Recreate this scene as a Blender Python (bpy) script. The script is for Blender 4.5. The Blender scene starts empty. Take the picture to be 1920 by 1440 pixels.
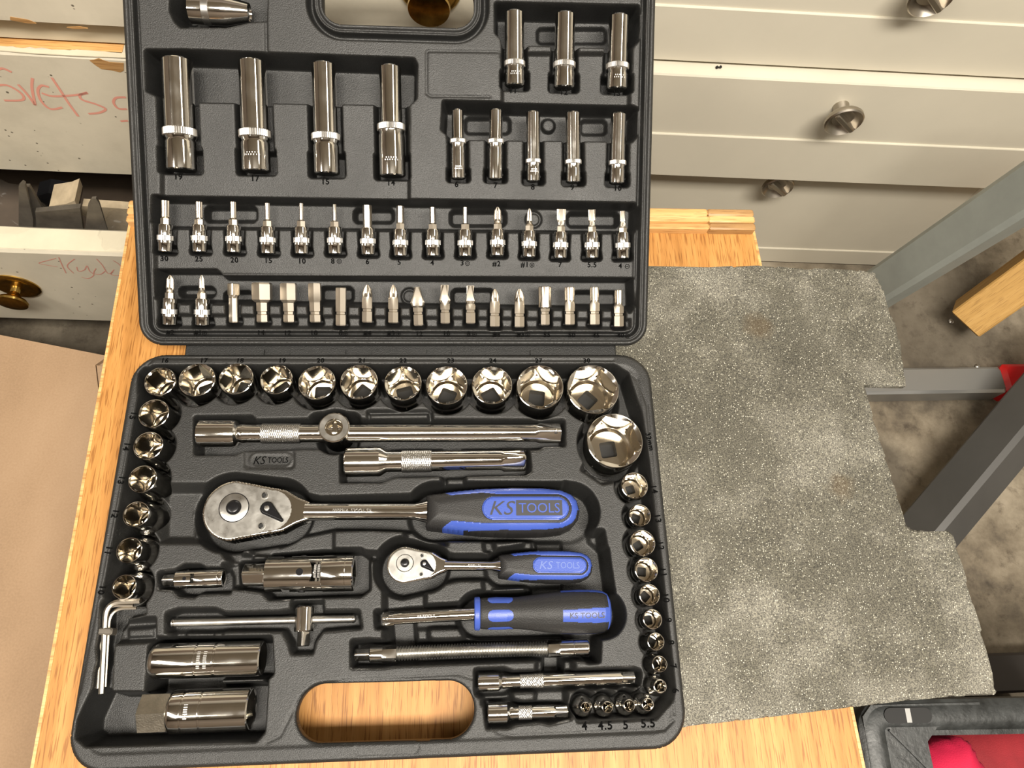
import bpy, math, random
import numpy as np
from mathutils import Matrix, Vector
S = bpy.context.scene
COL = S.collection
random.seed(4)
rng = np.random.default_rng(4)
# ------------------------------------------------------------------ camera
CR = np.array([[0.99734756, -0.02882965, 0.06683328], [-0.00304969, -0.93395857, -0.35736829], [0.07272231, 0.35621657, -0.93156922]])
CC = np.array([0.24177582, 0.0567026, 0.51397306])
CF = 1356.69
cam = bpy.data.cameras.new('camera')
co = bpy.data.objects.new('camera', cam); COL.objects.link(co)
cam.sensor_width = 36; cam.lens = CF / 1920 * 36; cam.clip_start = .01
m = Matrix.Identity(4)
for i in range(3):
    m[i][0] = CR[0][i]; m[i][1] = -CR[1][i]; m[i][2] = -CR[2][i]; m[i][3] = CC[i]
co.matrix_world = m
S.camera = co
# ------------------------------------------------------------------ light
S.view_settings.view_transform = 'Standard'; S.view_settings.look = 'None'
S.view_settings.gamma = 1; S.view_settings.use_curve_mapping = False
S.view_settings.exposure = -0.06
w = bpy.data.worlds.new('world'); S.world = w; w.use_nodes = True
w.node_tree.nodes['Background'].inputs[0].default_value = (.80, .76, .68, 1)
w.node_tree.nodes['Background'].inputs[1].default_value = .2
def area(name, loc, size, sizey, power, target, col=(1, .93, .82)):
    l = bpy.data.lights.new(name, 'AREA'); l.shape = 'RECTANGLE'; l.size = size; l.size_y = sizey
    l.energy = power; l.color = col
    o = bpy.data.objects.new(name, l); COL.objects.link(o)
    o.location = loc
    o.rotation_euler = (Vector(target) - Vector(loc)).to_track_quat('-Z', 'Y').to_euler()
    return o
area('ceiling_tube_lamp', (.55, -.46, 1.85), 1.5, .34, 96, (.55, -.1, 0))
area('second_ceiling_tube_lamp', (-1.05, -.46, 1.85), 1.2, .30, 26, (-.6, -.1, 0))
area('added_rear_fill', (1.3, .55, 1.85),   .9, .2, 7, (.9, .4, -.3))  # added fill without a known source, brightens the drawer top ledges

# ------------------------------------------------------------------ pixel rays to real planes
def ray(u, v):
    return CR.T @ np.array([(u - 960) / CF, (v - 720) / CF, 1.])
def at(u, v, z=0.):
    d = ray(u, v); return CC + d * ((z - CC[2]) / d[2])
def onplane(u, v, P, n):
    d = ray(u, v); P = np.array(P, float); n = np.array(n, float)
    return CC + d * (((P - CC) @ n) / (d @ n))
EL = math.radians(27.2)
LO = np.array([0., .2845, 0.]); LX = np.array([1., 0, 0]); LY = np.array([0, math.cos(EL), math.sin(EL)]); LN = np.array([0, -math.sin(EL), math.cos(EL)])
LM = Matrix(((1, 0, 0, LO[0]), (0, LY[1], LN[1], LO[1]), (0, LY[2], LN[2], LO[2]), (0, 0, 0, 1)))
def Bm(u, v, h=-1.):       # base-local mm
    p = at(u, v, h / 1000.); return np.array([p[0], p[1]]) * 1000
def Lm(u, v, h=-2.):       # lid-local mm
    p = onplane(u, v, LO + LN * h / 1000., LN) - LO
    return np.array([p @ LX, p @ LY]) * 1000

# ------------------------------------------------------------------ materials
def newmat(name):
    m = bpy.data.materials.new(name); m.use_nodes = True
    nt = m.node_tree; return m, nt, nt.nodes['Principled BSDF']
def N(nt, t, **k):
    n = nt.nodes.new(t)
    for a, b in k.items():
        if a in n.inputs: n.inputs[a].default_value = b
        else: setattr(n, a, b)
    return n
def mat(name, col, rough=.5, metal=0., bump=0., bscale=600., spec=.5, coat=0., vary=0., vscale=20., rvary=0.):
    m, nt, b = newmat(name)
    b.inputs['Base Color'].default_value = (*col, 1); b.inputs['Roughness'].default_value = rough
    b.inputs['Metallic'].default_value = metal; b.inputs['Specular IOR Level'].default_value = spec
    b.inputs['Coat Weight'].default_value = coat
    tc = N(nt, 'ShaderNodeTexCoord')
    if bump:
        n = N(nt, 'ShaderNodeTexNoise', Scale=bscale, Detail=3.); nt.links.new(tc.outputs['Object'], n.inputs['Vector'])
        bp = N(nt, 'ShaderNodeBump', Strength=bump, Distance=.0006)
        nt.links.new(n.outputs[0], bp.inputs['Height']); nt.links.new(bp.outputs[0], b.inputs['Normal'])
    if vary or rvary:
        n = N(nt, 'ShaderNodeTexNoise', Scale=vscale, Detail=6., Roughness=.65); nt.links.new(tc.outputs['Object'], n.inputs['Vector'])
        if vary:
            mr = N(nt, 'ShaderNodeMapRange'); mr.inputs[1].default_value = .3; mr.inputs[2].default_value = .7
            mr.inputs[3].default_value = 1 - vary; mr.inputs[4].default_value = 1 + vary
            vm = N(nt, 'ShaderNodeVectorMath', operation='SCALE'); vm.inputs[0].default_value = col
            nt.links.new(n.outputs[0], mr.inputs[0]); nt.links.new(mr.outputs[0], vm.inputs['Scale']); nt.links.new(vm.outputs[0], b.inputs['Base Color'])
        if rvary:
            mr = N(nt, 'ShaderNodeMapRange'); mr.inputs[1].default_value = .3; mr.inputs[2].default_value = .7
            mr.inputs[3].default_value = max(.02, rough - rvary); mr.inputs[4].default_value = rough + rvary
            nt.links.new(n.outputs[0], mr.inputs[0]); nt.links.new(mr.outputs[0], b.inputs['Roughness'])
    return m
def ramp(nt, stops):
    r = N(nt, 'ShaderNodeValToRGB'); e = r.color_ramp.elements
    while len(e) < len(stops): e.new(.5)
    for k, (p, c) in enumerate(stops): e[k].position = p; e[k].color = (*c, 1) if len(c) == 3 else c
    return r
def woodmat(name, c0, c1, c2, axis=1, scale=9., rough=.4, fine=1.):
    m, nt, b = newmat(name)
    tc = N(nt, 'ShaderNodeTexCoord'); mp = N(nt, 'ShaderNodeMapping')
    sc = [scale * 14, scale * 14, scale * 14]; sc[axis] = scale * .55
    mp.inputs['Scale'].default_value = sc
    nt.links.new(tc.outputs['Object'], mp.inputs[0])
    n = N(nt, 'ShaderNodeTexNoise', Scale=1., Detail=7., Roughness=.62, Distortion=.25); nt.links.new(mp.outputs[0], n.inputs['Vector'])
    r = ramp(nt, [(.3, c0), (.48, c1), (.68, c2)]); nt.links.new(n.outputs[0], r.inputs[0])
    mp2 = N(nt, 'ShaderNodeMapping'); sc2 = [900., 900., 900.]; sc2[axis] = 45.; mp2.inputs['Scale'].default_value = sc2
    nt.links.new(tc.outputs['Object'], mp2.inputs[0])
    n2 = N(nt, 'ShaderNodeTexNoise', Scale=1., Detail=2.); nt.links.new(mp2.outputs[0], n2.inputs['Vector'])
    r2 = ramp(nt, [(.36, (.5, .42, .34)), (.46, (1, 1, 1))]); nt.links.new(n2.outputs[0], r2.inputs[0])
    mx = N(nt, 'ShaderNodeMix', data_type='RGBA', blend_type='MULTIPLY'); mx.inputs[0].default_value = .55 * fine
    nt.links.new(r.outputs[0], mx.inputs[6]); nt.links.new(r2.outputs[0], mx.inputs[7]); nt.links.new(mx.outputs[2], b.inputs['Base Color'])
    b.inputs['Roughness'].default_value = rough
    bp = N(nt, 'ShaderNodeBump', Strength=.25, Distance=.0004); nt.links.new(n2.outputs[0], bp.inputs['Height']); nt.links.new(bp.outputs[0], b.inputs['Normal'])
    return m
M = {}
M['plastic'] = mat('black_moulded_plastic', (.0125, .0125, .012), .46, bump=.55, bscale=1500, spec=.58, rvary=.06, vscale=14)
M['plastic_rough'] = mat('black_scuffed_plastic', (.022, .024, .024), .42, bump=.5, bscale=260, vary=.5, vscale=60, rvary=.12)
M['chrome'] = mat('polished_chrome', (.80, .78, .74), .09, 1., rvary=.04, vscale=60)
M['satin'] = mat('satin_steel', (.56, .55, .52), .32, 1., bump=.1, bscale=2500, rvary=.07, vscale=90)
M['satin_dark'] = mat('dull_flat_steel', (.50, .47, .40), .34, 1., bump=.3, bscale=900, vary=.2, vscale=120)
M['nickel'] = mat('satin_nickel_bit_steel', (.66, .60, .51), .36, 1.)
M['inner'] = mat('bright_inner_steel', (.66, .60, .50), .15, 1.)
M['knurl'] = mat('knurled_steel', (.62, .61, .59), .30, 1.)
M['black_steel'] = mat('black_oxide_steel', (.02, .02, .022), .25, .6)
M['dark_hole'] = mat('dark_recess', (.006, .006, .006), .7)
M['blue'] = mat('blue_handle_plastic', (.042, .082, .36), .38, bump=.15, bscale=1500)
M['grip'] = mat('black_rubber_grip', (.018, .0175, .0175), .5, bump=.5, bscale=1300, spec=.4)
M['grip_mark'] = mat('black_raised_lettering', (.028, .028, .032), .5)
M['ink'] = mat('moulded_number', (.002, .002, .002), .8, spec=.05)
M['oak'] = woodmat('oak_board', (.33, .145, .033), (.45, .21, .056), (.53, .275, .085), 1, 7., .46, 1.5)
M['oak'].node_tree.nodes['Principled BSDF'].inputs['Specular IOR Level'].default_value = .32
M['oak_edge'] = woodmat('oak_rail', (.36, .17, .05), (.62, .34, .12), (.74, .46, .20), 0, 9., .42)
M['oak_dark'] = woodmat('oak_rail_dark', (.26, .14, .05), (.36, .20, .075), (.42, .25, .1), 0, 9., .45)
M['beam'] = woodmat('pine_beam', (.42, .24, .07), (.50, .29, .085), (.57, .35, .12), 0, 5., .6)
M['cream'] = mat('cream_lacquer', (.575, .535, .44), .38, bump=.05, bscale=80, vary=.04, vscale=6)
M['cream_in'] = mat('cream_lacquer_dull', (.50, .45, .34), .5, vary=.05, vscale=8)
M['brass'] = mat('aged_brass', (.55, .36, .10), .22, 1., vary=.35, vscale=150)
M['knob'] = mat('brushed_nickel_knob', (.45, .41, .35), .33, 1.)
M['paint'] = mat('chipped_paint_edge', (.60, .55, .42), .5, vary=.06, vscale=30)
M['red_ink'] = mat('red_marker', (.60, .27, .21), .6)
M['red_ink_thin'] = mat('red_pencil', (.56, .25, .2), .6)
M['grey_steel'] = mat('grey_painted_steel', (.30, .32, .295), .45, .0, vary=.12, vscale=12)
M['dark_steel'] = mat('dark_grey_steel', (.075, .073, .07), .42, .3, vary=.1, vscale=12)
M['alu'] = mat('grey_aluminium_tube', (.33, .33, .32), .35, .7)
M['red_plastic'] = mat('red_plastic', (.55, .01, .012), .35)
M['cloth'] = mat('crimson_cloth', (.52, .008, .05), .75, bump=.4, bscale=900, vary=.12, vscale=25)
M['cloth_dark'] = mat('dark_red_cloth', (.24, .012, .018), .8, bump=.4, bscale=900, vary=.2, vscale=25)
M['brown_steel'] = mat('dark_brown_channel', (.035, .028, .024), .5)
M['tin'] = mat('dull_tin', (.13, .115, .095), .5, .5, vary=.35, vscale=40)
M['shaded_wood'] = mat('shaded_interior_wood', (.09, .065, .045), .8, vary=.2)  # wood darkened in colour for the shade inside the chest
M['blockwood'] = mat('offcut_wood', (.42, .34, .23), .8, vary=.2, vscale=60)
M['room_dim'] = mat('dark_brown_unseen_wall', (.13, .10, .075), .7, vary=.35, vscale=4)  # tone of the added walls, dark for contrast in the chrome
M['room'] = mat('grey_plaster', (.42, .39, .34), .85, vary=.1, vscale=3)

def paintmat():
    m, nt, b = newmat('dirty_cream_paint')
    tc = N(nt, 'ShaderNodeTexCoord')
    n = N(nt, 'ShaderNodeTexNoise', Scale=6., Detail=8., Roughness=.7); nt.links.new(tc.outputs['Object'], n.inputs['Vector'])
    r = ramp(nt, [(.3, (.42, .385, .305)), (.5, (.525, .485, .39)), (.7, (.59, .545, .44))]); nt.links.new(n.outputs[0], r.inputs[0])
    v = N(nt, 'ShaderNodeTexVoronoi', Scale=75.); v.inputs['Randomness'].default_value = 1; nt.links.new(tc.outputs['Object'], v.inputs['Vector'])
    n3 = N(nt, 'ShaderNodeTexNoise', Scale=35., Detail=2.); nt.links.new(tc.outputs['Object'], n3.inputs['Vector'])
    ad = N(nt, 'ShaderNodeMath', operation='MULTIPLY'); nt.links.new(v.outputs['Distance'], ad.inputs[0]); nt.links.new(n3.outputs[0], ad.inputs[1])
    r2 = ramp(nt, [(.028, (.07, .055, .04)), (.045, (1, 1, 1))]); nt.links.new(ad.outputs[0], r2.inputs[0])
    mx = N(nt, 'ShaderNodeMix', data_type='RGBA', blend_type='MULTIPLY'); mx.inputs[0].default_value = .85
    nt.links.new(r.outputs[0], mx.inputs[6]); nt.links.new(r2.outputs[0], mx.inputs[7]); nt.links.new(mx.outputs[2], b.inputs['Base Color'])
    b.inputs['Roughness'].default_value = .5
    return m
M['old_paint'] = paintmat()
def foammat():
    m, nt, b = newmat('grey_foam')
    tc = N(nt, 'ShaderNodeTexCoord')
    n = N(nt, 'ShaderNodeTexNoise', Scale=13., Detail=7., Roughness=.62); nt.links.new(tc.outputs['Object'], n.inputs['Vector'])
    r = ramp(nt, [(.30, (.060, .056, .044)), (.5, (.096, .090, .072)), (.66, (.17, .161, .136))]); nt.links.new(n.outputs[0], r.inputs[0])
    v = N(nt, 'ShaderNodeTexNoise', Scale=1100., Detail=1.); nt.links.new(tc.outputs['Object'], v.inputs['Vector'])
    r2 = ramp(nt, [(.33, (.35, .35, .35)), (.5, (1., 1., 1.)), (.67, (1.8, 1.8, 1.7))]); nt.links.new(v.outputs[0], r2.inputs[0])
    mx = N(nt, 'ShaderNodeMix', data_type='RGBA', blend_type='MULTIPLY'); mx.inputs[0].default_value = .8
    nt.links.new(r.outputs[0], mx.inputs[6]); nt.links.new(r2.outputs[0], mx.inputs[7])
    # glints of the open cell walls painted into the colour as pale flecks
    v3 = N(nt, 'ShaderNodeTexVoronoi', Scale=650.); nt.links.new(tc.outputs['Object'], v3.inputs['Vector'])
    r3 = ramp(nt, [(.2, (1, 1, 1)), (.3, (0, 0, 0))]); nt.links.new(v3.outputs['Distance'], r3.inputs[0])
    sp = N(nt, 'ShaderNodeSeparateColor'); nt.links.new(v3.outputs['Color'], sp.inputs[0])
    gt = N(nt, 'ShaderNodeMath', operation='GREATER_THAN'); gt.inputs[1].default_value = .66; nt.links.new(sp.outputs[0], gt.inputs[0])
    ml = N(nt, 'ShaderNodeMath', operation='MULTIPLY'); nt.links.new(r3.outputs[0], ml.inputs[0]); nt.links.new(gt.outputs[0], ml.inputs[1])
    mx2 = N(nt, 'ShaderNodeMix', data_type='RGBA'); mx2.inputs[7].default_value = (.52, .50, .42, 1)
    nt.links.new(ml.outputs[0], mx2.inputs[0]); nt.links.new(mx.outputs[2], mx2.inputs[6])
    # two rust-brown stains
    last = mx2.outputs[2]
    for (cx, cy, rr) in ((.4985, .318, .013), (.5445, .178, .011)):
        sb = N(nt, 'ShaderNodeVectorMath', operation='DISTANCE'); sb.inputs[1].default_value = (cx, cy, -.034); nt.links.new(tc.outputs['Object'], sb.inputs[0])
        n4 = N(nt, 'ShaderNodeTexNoise', Scale=90.); nt.links.new(tc.outputs['Object'], n4.inputs['Vector'])
        a2 = N(nt, 'ShaderNodeMath', operation='MULTIPLY_ADD'); a2.inputs[1].default_value = .012; nt.links.new(n4.outputs[0], a2.inputs[0]); nt.links.new(sb.outputs['Value'], a2.inputs[2])
        mr = N(nt, 'ShaderNodeMapRange'); mr.inputs[1].default_value = rr * .5 + .006; mr.inputs[2].default_value = rr * 1.2 + .006; mr.inputs[3].default_value = .4; mr.inputs[4].default_value = 0
        nt.links.new(a2.outputs[0], mr.inputs[0])
        q = N(nt, 'ShaderNodeMix', data_type='RGBA'); q.inputs[7].default_value = (.085, .052, .02, 1)
        nt.links.new(mr.outputs[0], q.inputs[0]); nt.links.new(last, q.inputs[6]); last = q.outputs[2]
    nt.links.new(last, b.inputs['Base Color'])
    b.inputs['Roughness'].default_value = .8; b.inputs['Specular IOR Level'].default_value = .3
    bp = N(nt, 'ShaderNodeBump', Strength=.8, Distance=.0007); nt.links.new(v.outputs[0], bp.inputs['Height']); nt.links.new(bp.outputs[0], b.inputs['Normal'])
    return m
M['foam'] = foammat()
ZF_ = -.5
def floormat():
    m, nt, b = newmat('patchy_concrete')
    tc = N(nt, 'ShaderNodeTexCoord')
    n = N(nt, 'ShaderNodeTexNoise', Scale=7., Detail=10., Roughness=.7); nt.links.new(tc.outputs['Object'], n.inputs['Vector'])
    r = ramp(nt, [(.32, (.06, .047, .033)), (.44, (.16, .13, .09)), (.56, (.26, .22, .16)), (.72, (.36, .31, .235))]); nt.links.new(n.outputs[0], r.inputs[0])
    n2 = N(nt, 'ShaderNodeTexNoise', Scale=45., Detail=6., Roughness=.7); nt.links.new(tc.outputs['Object'], n2.inputs['Vector'])
    r2 = ramp(nt, [(.3, (.25, .2, .16)), (.44, (1, 1, 1))]); nt.links.new(n2.outputs[0], r2.inputs[0])
    mx = N(nt, 'ShaderNodeMix', data_type='RGBA', blend_type='MULTIPLY'); mx.inputs[0].default_value = .6
    nt.links.new(r.outputs[0], mx.inputs[6]); nt.links.new(r2.outputs[0], mx.inputs[7]); last = mx.outputs[2]
    for (cx, cy, rr, am) in ((1.02, .57, .17, .62), (.87, .31, .05, .6), (.98, .245, .018, .7), (.93, .16, .012, .6), (-.25, .46, .2, .55)):      # painted shade at the leg and foam edge, then other dark patches
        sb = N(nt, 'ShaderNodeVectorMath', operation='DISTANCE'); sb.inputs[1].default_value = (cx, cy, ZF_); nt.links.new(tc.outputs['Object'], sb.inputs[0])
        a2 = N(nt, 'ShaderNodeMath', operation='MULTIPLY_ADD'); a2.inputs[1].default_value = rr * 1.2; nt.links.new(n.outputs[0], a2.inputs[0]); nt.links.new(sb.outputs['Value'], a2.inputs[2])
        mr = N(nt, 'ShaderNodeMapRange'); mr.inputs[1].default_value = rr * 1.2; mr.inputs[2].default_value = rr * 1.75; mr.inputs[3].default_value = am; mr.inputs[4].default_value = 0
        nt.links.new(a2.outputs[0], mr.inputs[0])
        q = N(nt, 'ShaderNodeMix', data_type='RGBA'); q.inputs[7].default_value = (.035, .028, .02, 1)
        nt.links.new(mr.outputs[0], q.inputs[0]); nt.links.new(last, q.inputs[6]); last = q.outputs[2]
    nt.links.new(last, b.inputs['Base Color'])
    b.inputs['Roughness'].default_value = .75
    bp = N(nt, 'ShaderNodeBump', Strength=.4, Distance=.002); nt.links.new(n2.outputs[0], bp.inputs['Height']); nt.links.new(bp.outputs[0], b.inputs['Normal'])
    return m
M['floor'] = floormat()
def cardmat():
    m, nt, b = newmat('brown_cardboard')
    tc = N(nt, 'ShaderNodeTexCoord')
    mp = N(nt, 'ShaderNodeMapping'); mp.inputs['Scale'].default_value = (9, 5, 5); nt.links.new(tc.outputs['Object'], mp.inputs[0])
    n = N(nt, 'ShaderNodeTexNoise', Scale=1., Detail=6.); nt.links.new(mp.outputs[0], n.inputs['Vector'])
    n2 = N(nt, 'ShaderNodeTexNoise', Scale=500., Detail=2.); nt.links.new(tc.outputs['Object'], n2.inputs['Vector'])
    ad = N(nt, 'ShaderNodeMath', operation='MULTIPLY_ADD'); ad.inputs[1].default_value = .35; nt.links.new(n2.outputs[0], ad.inputs[0]); nt.links.new(n.outputs[0], ad.inputs[2])
    r = ramp(nt, [(.4, (.22, .14, .078)), (.65, (.29, .19, .11)), (.9, (.34, .23, .14))]); nt.links.new(ad.outputs[0], r.inputs[0])
    nt.links.new(r.outputs[0], b.inputs['Base Color']); b.inputs['Roughness'].default_value = .75
    return m
M['card'] = cardmat()

# ------------------------------------------------------------------ object helpers
def mesh(name, V, F, mt, parent=None, mw=None, smooth=35., loops=None):
    me = bpy.data.meshes.new(name)
    if isinstance(F, np.ndarray):
        V = np.asarray(V, np.float32); nf = len(F); k = F.shape[1]
        me.vertices.add(len(V)); me.vertices.foreach_set('co', V.ravel())
        me.loops.add(nf * k); me.loops.foreach_set('vertex_index', F.astype(np.int32).ravel())
        me.polygons.add(nf); me.polygons.foreach_set('loop_start', np.arange(0, nf * k, k, dtype=np.int32))
        me.update(calc_edges=True)
    else:
        me.from_pydata([tuple(v) for v in V], [], F); me.update()
    if isinstance(mt, (list, tuple)):
        for x in mt: me.materials.append(x)
    else: me.materials.append(mt)
    if smooth:
        me.polygons.foreach_set('use_smooth', np.ones(len(me.polygons), bool))
        if smooth < 180: me.set_sharp_from_angle(angle=math.radians(smooth))
    o = bpy.data.objects.new(name, me); COL.objects.link(o)
    if mw is not None: o.matrix_world = mw
    if parent is not None: o.parent = parent
    return o
def empty(name, mw):
    o = bpy.data.objects.new(name, None); COL.objects.link(o); o.empty_display_size = .01
    o.matrix_world = mw if isinstance(mw, Matrix) else Matrix.Translation(mw)
    return o
def tag(o, label, cat, group=None):
    o['label'] = label; o['category'] = cat
    if group: o['group'] = group
    return o
def struct(o): o['kind'] = 'structure'; return o
def shp(kind, r, n, rot=0.):
    th = np.arange(n) * 2 * math.pi / n; t = th - rot
    if kind == 'c': R = np.full(n, r)
    elif kind == 'h': R = r / np.cos(((t + 1e-6) % (math.pi / 3)) - math.pi / 6)
    elif kind == 's': R = np.minimum(r / np.cos(((t + 1e-6) % (math.pi / 2)) - math.pi / 4), r * 1.3)
    elif kind == 't': R = r * (1 - .13 * (1 - np.cos(6 * t)))
    elif kind == 'x': R = r * (1 - .30 * (1 - np.cos(4 * t)))
    elif kind == 'k': R = r * (1 + .035 * (np.arange(n) % 4 < 2))
    elif kind == 'k1': R = r * (1 + .045 * (np.arange(n) % 2))
    elif kind[0] == 'b':   # flat blade, r = half width, rest of string = half thickness
        hw, ht = r, float(kind[1:])
        R = np.minimum(hw / np.maximum(abs(np.cos(t)), 1e-6), ht / np.maximum(abs(np.sin(t)), 1e-6))
    return np.stack([np.cos(th) * R, np.sin(th) * R], 1)
def loft(secs, n=48, cap0=True, cap1=True):
    """secs: (x, kind, r, rot) in mm along +X; returns V (m), F."""
    V = []; F = []
    for s in secs:
        x, k, r = s[:3]; rot = s[3] if len(s) > 3 else 0.
        p = shp(k, r, n, rot)
        off = s[4] if len(s) > 4 else (0, 0)
        V += [(x / 1000, (a + off[0]) / 1000, (b + off[1]) / 1000) for a, b in p]
    for i in range(len(secs) - 1):
        for j in range(n):
            a = i * n + j; b = i * n + (j + 1) % n
            F.append((a, a + n, b + n, b))
    if cap0: F.append(tuple(range(n)))
    if cap1: F.append(tuple(range((len(secs) - 1) * n, len(secs) * n))[::-1])
    return V, F
def shift(vf, d):
    return [(v[0] + d[0], v[1] + d[1], v[2] + d[2]) for v in vf[0]], vf[1]
def join(*vfs):
    V = []; F = []
    for v, f in vfs:
        o = len(V); V += list(v); F += [tuple(i + o for i in q) for q in f]
    return V, F
def box(x0, x1, y0, y1, z0, z1, bev=0.):
    if not bev:
        V = [(x, y, z) for z in (z0, z1) for y in (y0, y1) for x in (x0, x1)]
        return V, [(0, 2, 3, 1), (4, 5, 7, 6), (0, 1, 5, 4), (2, 6, 7, 3), (0, 4, 6, 2), (1, 3, 7, 5)]
    b = bev
    def ring(i, z): return [(x0 + i + b * 0, y0 + i, z), (x1 - i, y0 + i, z), (x1 - i, y1 - i, z), (x0 + i, y1 - i, z)]
    def oct_(i, z):
        return [(x0 + i + b, y0 + i, z), (x1 - i - b, y0 + i, z), (x1 - i, y0 + i + b, z), (x1 - i, y1 - i - b, z), (x1 - i - b, y1 - i, z), (x0 + i + b, y1 - i, z), (x0 + i, y1 - i - b, z), (x0 + i, y0 + i + b, z)]
    V = oct_(b, z0) + oct_(0, z0 + b) + oct_(0, z1 - b) + oct_(b, z1)
    F = []
    for i in range(3):
        for j in range(8):
            a = i * 8 + j; c = i * 8 + (j + 1) % 8; F.append((a, c, c + 8, a + 8))
    F.append(tuple(range(8))[::-1]); F.append(tuple(range(24, 32)))
    return V, F
def frame(p0, p1, up=(0, 0, 1)):
    p0 = Vector(p0); x = (Vector(p1) - p0).normalized(); up = Vector(up)
    y = up.cross(x).normalized(); z = x.cross(y)
    return Matrix(((x[0], y[0], z[0], p0[0]), (x[1], y[1], z[1], p0[1]), (x[2], y[2], z[2], p0[2]), (0, 0, 0, 1)))
def prism(poly, z0, z1):
    n = len(poly); V = [(*p, z0) for p in poly] + [(*p, z1) for p in poly]
    F = [(i, (i + 1) % n, (i + 1) % n + n, i + n) for i in range(n)]
    return V, F + [tuple(range(n))[::-1], tuple(range(n, 2 * n))]
def child(name, vf, mt, par, smooth=35.):
    o = mesh(name, vf[0], vf[1], mt, None, None, smooth); o.parent = par; return o
def text(name, s, size, mw, mt, par, ext=.00025, align='CENTER', space=1.0, shear=0., fit=None, bold=0.):
    c = bpy.data.curves.new(name, 'FONT'); c.body = s; c.size = size; c.extrude = ext; c.align_x = align; c.align_y = 'CENTER'; c.space_character = space; c.shear = shear; c.resolution_u = 3; c.offset = bold * size
    o = bpy.data.objects.new(name, c); COL.objects.link(o)
    me = bpy.data.meshes.new_from_object(o.evaluated_get(bpy.context.evaluated_depsgraph_get()))
    bpy.data.objects.remove(o); bpy.data.curves.remove(c)
    me.name = name; me.materials.clear(); me.materials.append(mt)
    if fit:
        co_ = np.zeros(len(me.vertices) * 3, np.float32); me.vertices.foreach_get('co', co_); co_ = co_.reshape(-1, 3)
        lo, hi = co_.min(0), co_.max(0); co_[:, 0] = (co_[:, 0] - (lo[0] + hi[0]) / 2) * fit[0] / (hi[0] - lo[0]); co_[:, 1] = (co_[:, 1] - (lo[1] + hi[1]) / 2) * fit[1] / (hi[1] - lo[1])
        me.vertices.foreach_set('co', co_.ravel()); me.update()
    q = bpy.data.objects.new(name, me); COL.objects.link(q); q.matrix_world = mw
    if par is not None:
        q.parent = par; q.matrix_parent_inverse = par.matrix_world.inverted()
    return q

# ---- 2-D distance fields (mm)
def sd_poly(X, Y, P):
    P = np.asarray(P, float); n = len(P); d = np.full(X.shape, 1e9); s = np.ones(X.shape)
    for i in range(n):
        a = P[i]; b = P[i - 1]; e = b - a; wx = X - a[0]; wy = Y - a[1]
        t = np.clip((wx * e[0] + wy * e[1]) / (e @ e), 0, 1)
        d = np.minimum(d, (wx - e[0] * t) ** 2 + (wy - e[1] * t) ** 2)
        c1 = Y >= a[1]; c2 = Y < b[1]; c3 = e[0] * wy > e[1] * wx
        s = np.where((c1 & c2 & c3) | (~c1 & ~c2 & ~c3), -s, s)
    return s * np.sqrt(d)
def sd_cap(X, Y, a, b, r0, r1=None):
    r1 = r0 if r1 is None else r1
    e = np.asarray(b, float) - a; t = np.clip(((X - a[0]) * e[0] + (Y - a[1]) * e[1]) / max(e @ e, 1e-9), 0, 1)
    return np.hypot(X - a[0] - e[0] * t, Y - a[1] - e[1] * t) - (r0 + (r1 - r0) * t)
def sd_rr(X, Y, cx, cy, hx, hy, r):
    qx = abs(X - cx) - hx + r; qy = abs(Y - cy) - hy + r
    return np.hypot(np.maximum(qx, 0), np.maximum(qy, 0)) + np.minimum(np.maximum(qx, qy), 0) - r
def heightfield(X, Y, D, H, bottom, step):
    """returns V (m), quads; X,Y,D,H in mm"""
    gy, gx = np.gradient(D, step)
    g = np.maximum(np.hypot(gx, gy), .3)
    Xn = X.copy(); Yn = Y.copy(); Z = H.copy()
    inn = (D > -step * .9) & (D <= 0)
    out = (D > 0) & (D < 3 * step)
    for msk, tgt in ((inn, -.05), (out, 0.)):
        mv = (D - tgt) / g / g
        Xn[msk] -= (gx * mv)[msk]; Yn[msk] -= (gy * mv)[msk]
    Z[D > 0] = bottom
    ny, nx = X.shape
    idx = np.arange(nx * ny).reshape(ny, nx)
    q = np.stack([idx[:-1, :-1], idx[:-1, 1:], idx[1:, 1:], idx[1:, :-1]], -1).reshape(-1, 4)
    Df = D.ravel()[q]
    q = q[(Df.max(1) < 1.6 * step) & (Df.min(1) <= 0)]
    used = np.unique(q); rm = np.zeros(nx * ny, np.int64); rm[used] = np.arange(len(used))
    V = np.stack([Xn.ravel(), Yn.ravel(), Z.ravel()], 1)[used] / 1000
    return V, rm[q], used
def obox(a, b, w0, w1, e0, e1):
    a = np.asarray(a, float); b = np.asarray(b, float); d = (b - a) / np.hypot(*(b - a)); n = np.array([-d[1], d[0]])
    c = 1.1; p, q = a - d * e0, b + d * e1
    return [p + d * c - n * w0, p - n * (w0 - c), p + n * (w0 - c), p + d * c + n * w0, q + n * w1, q - n * w1]
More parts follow.
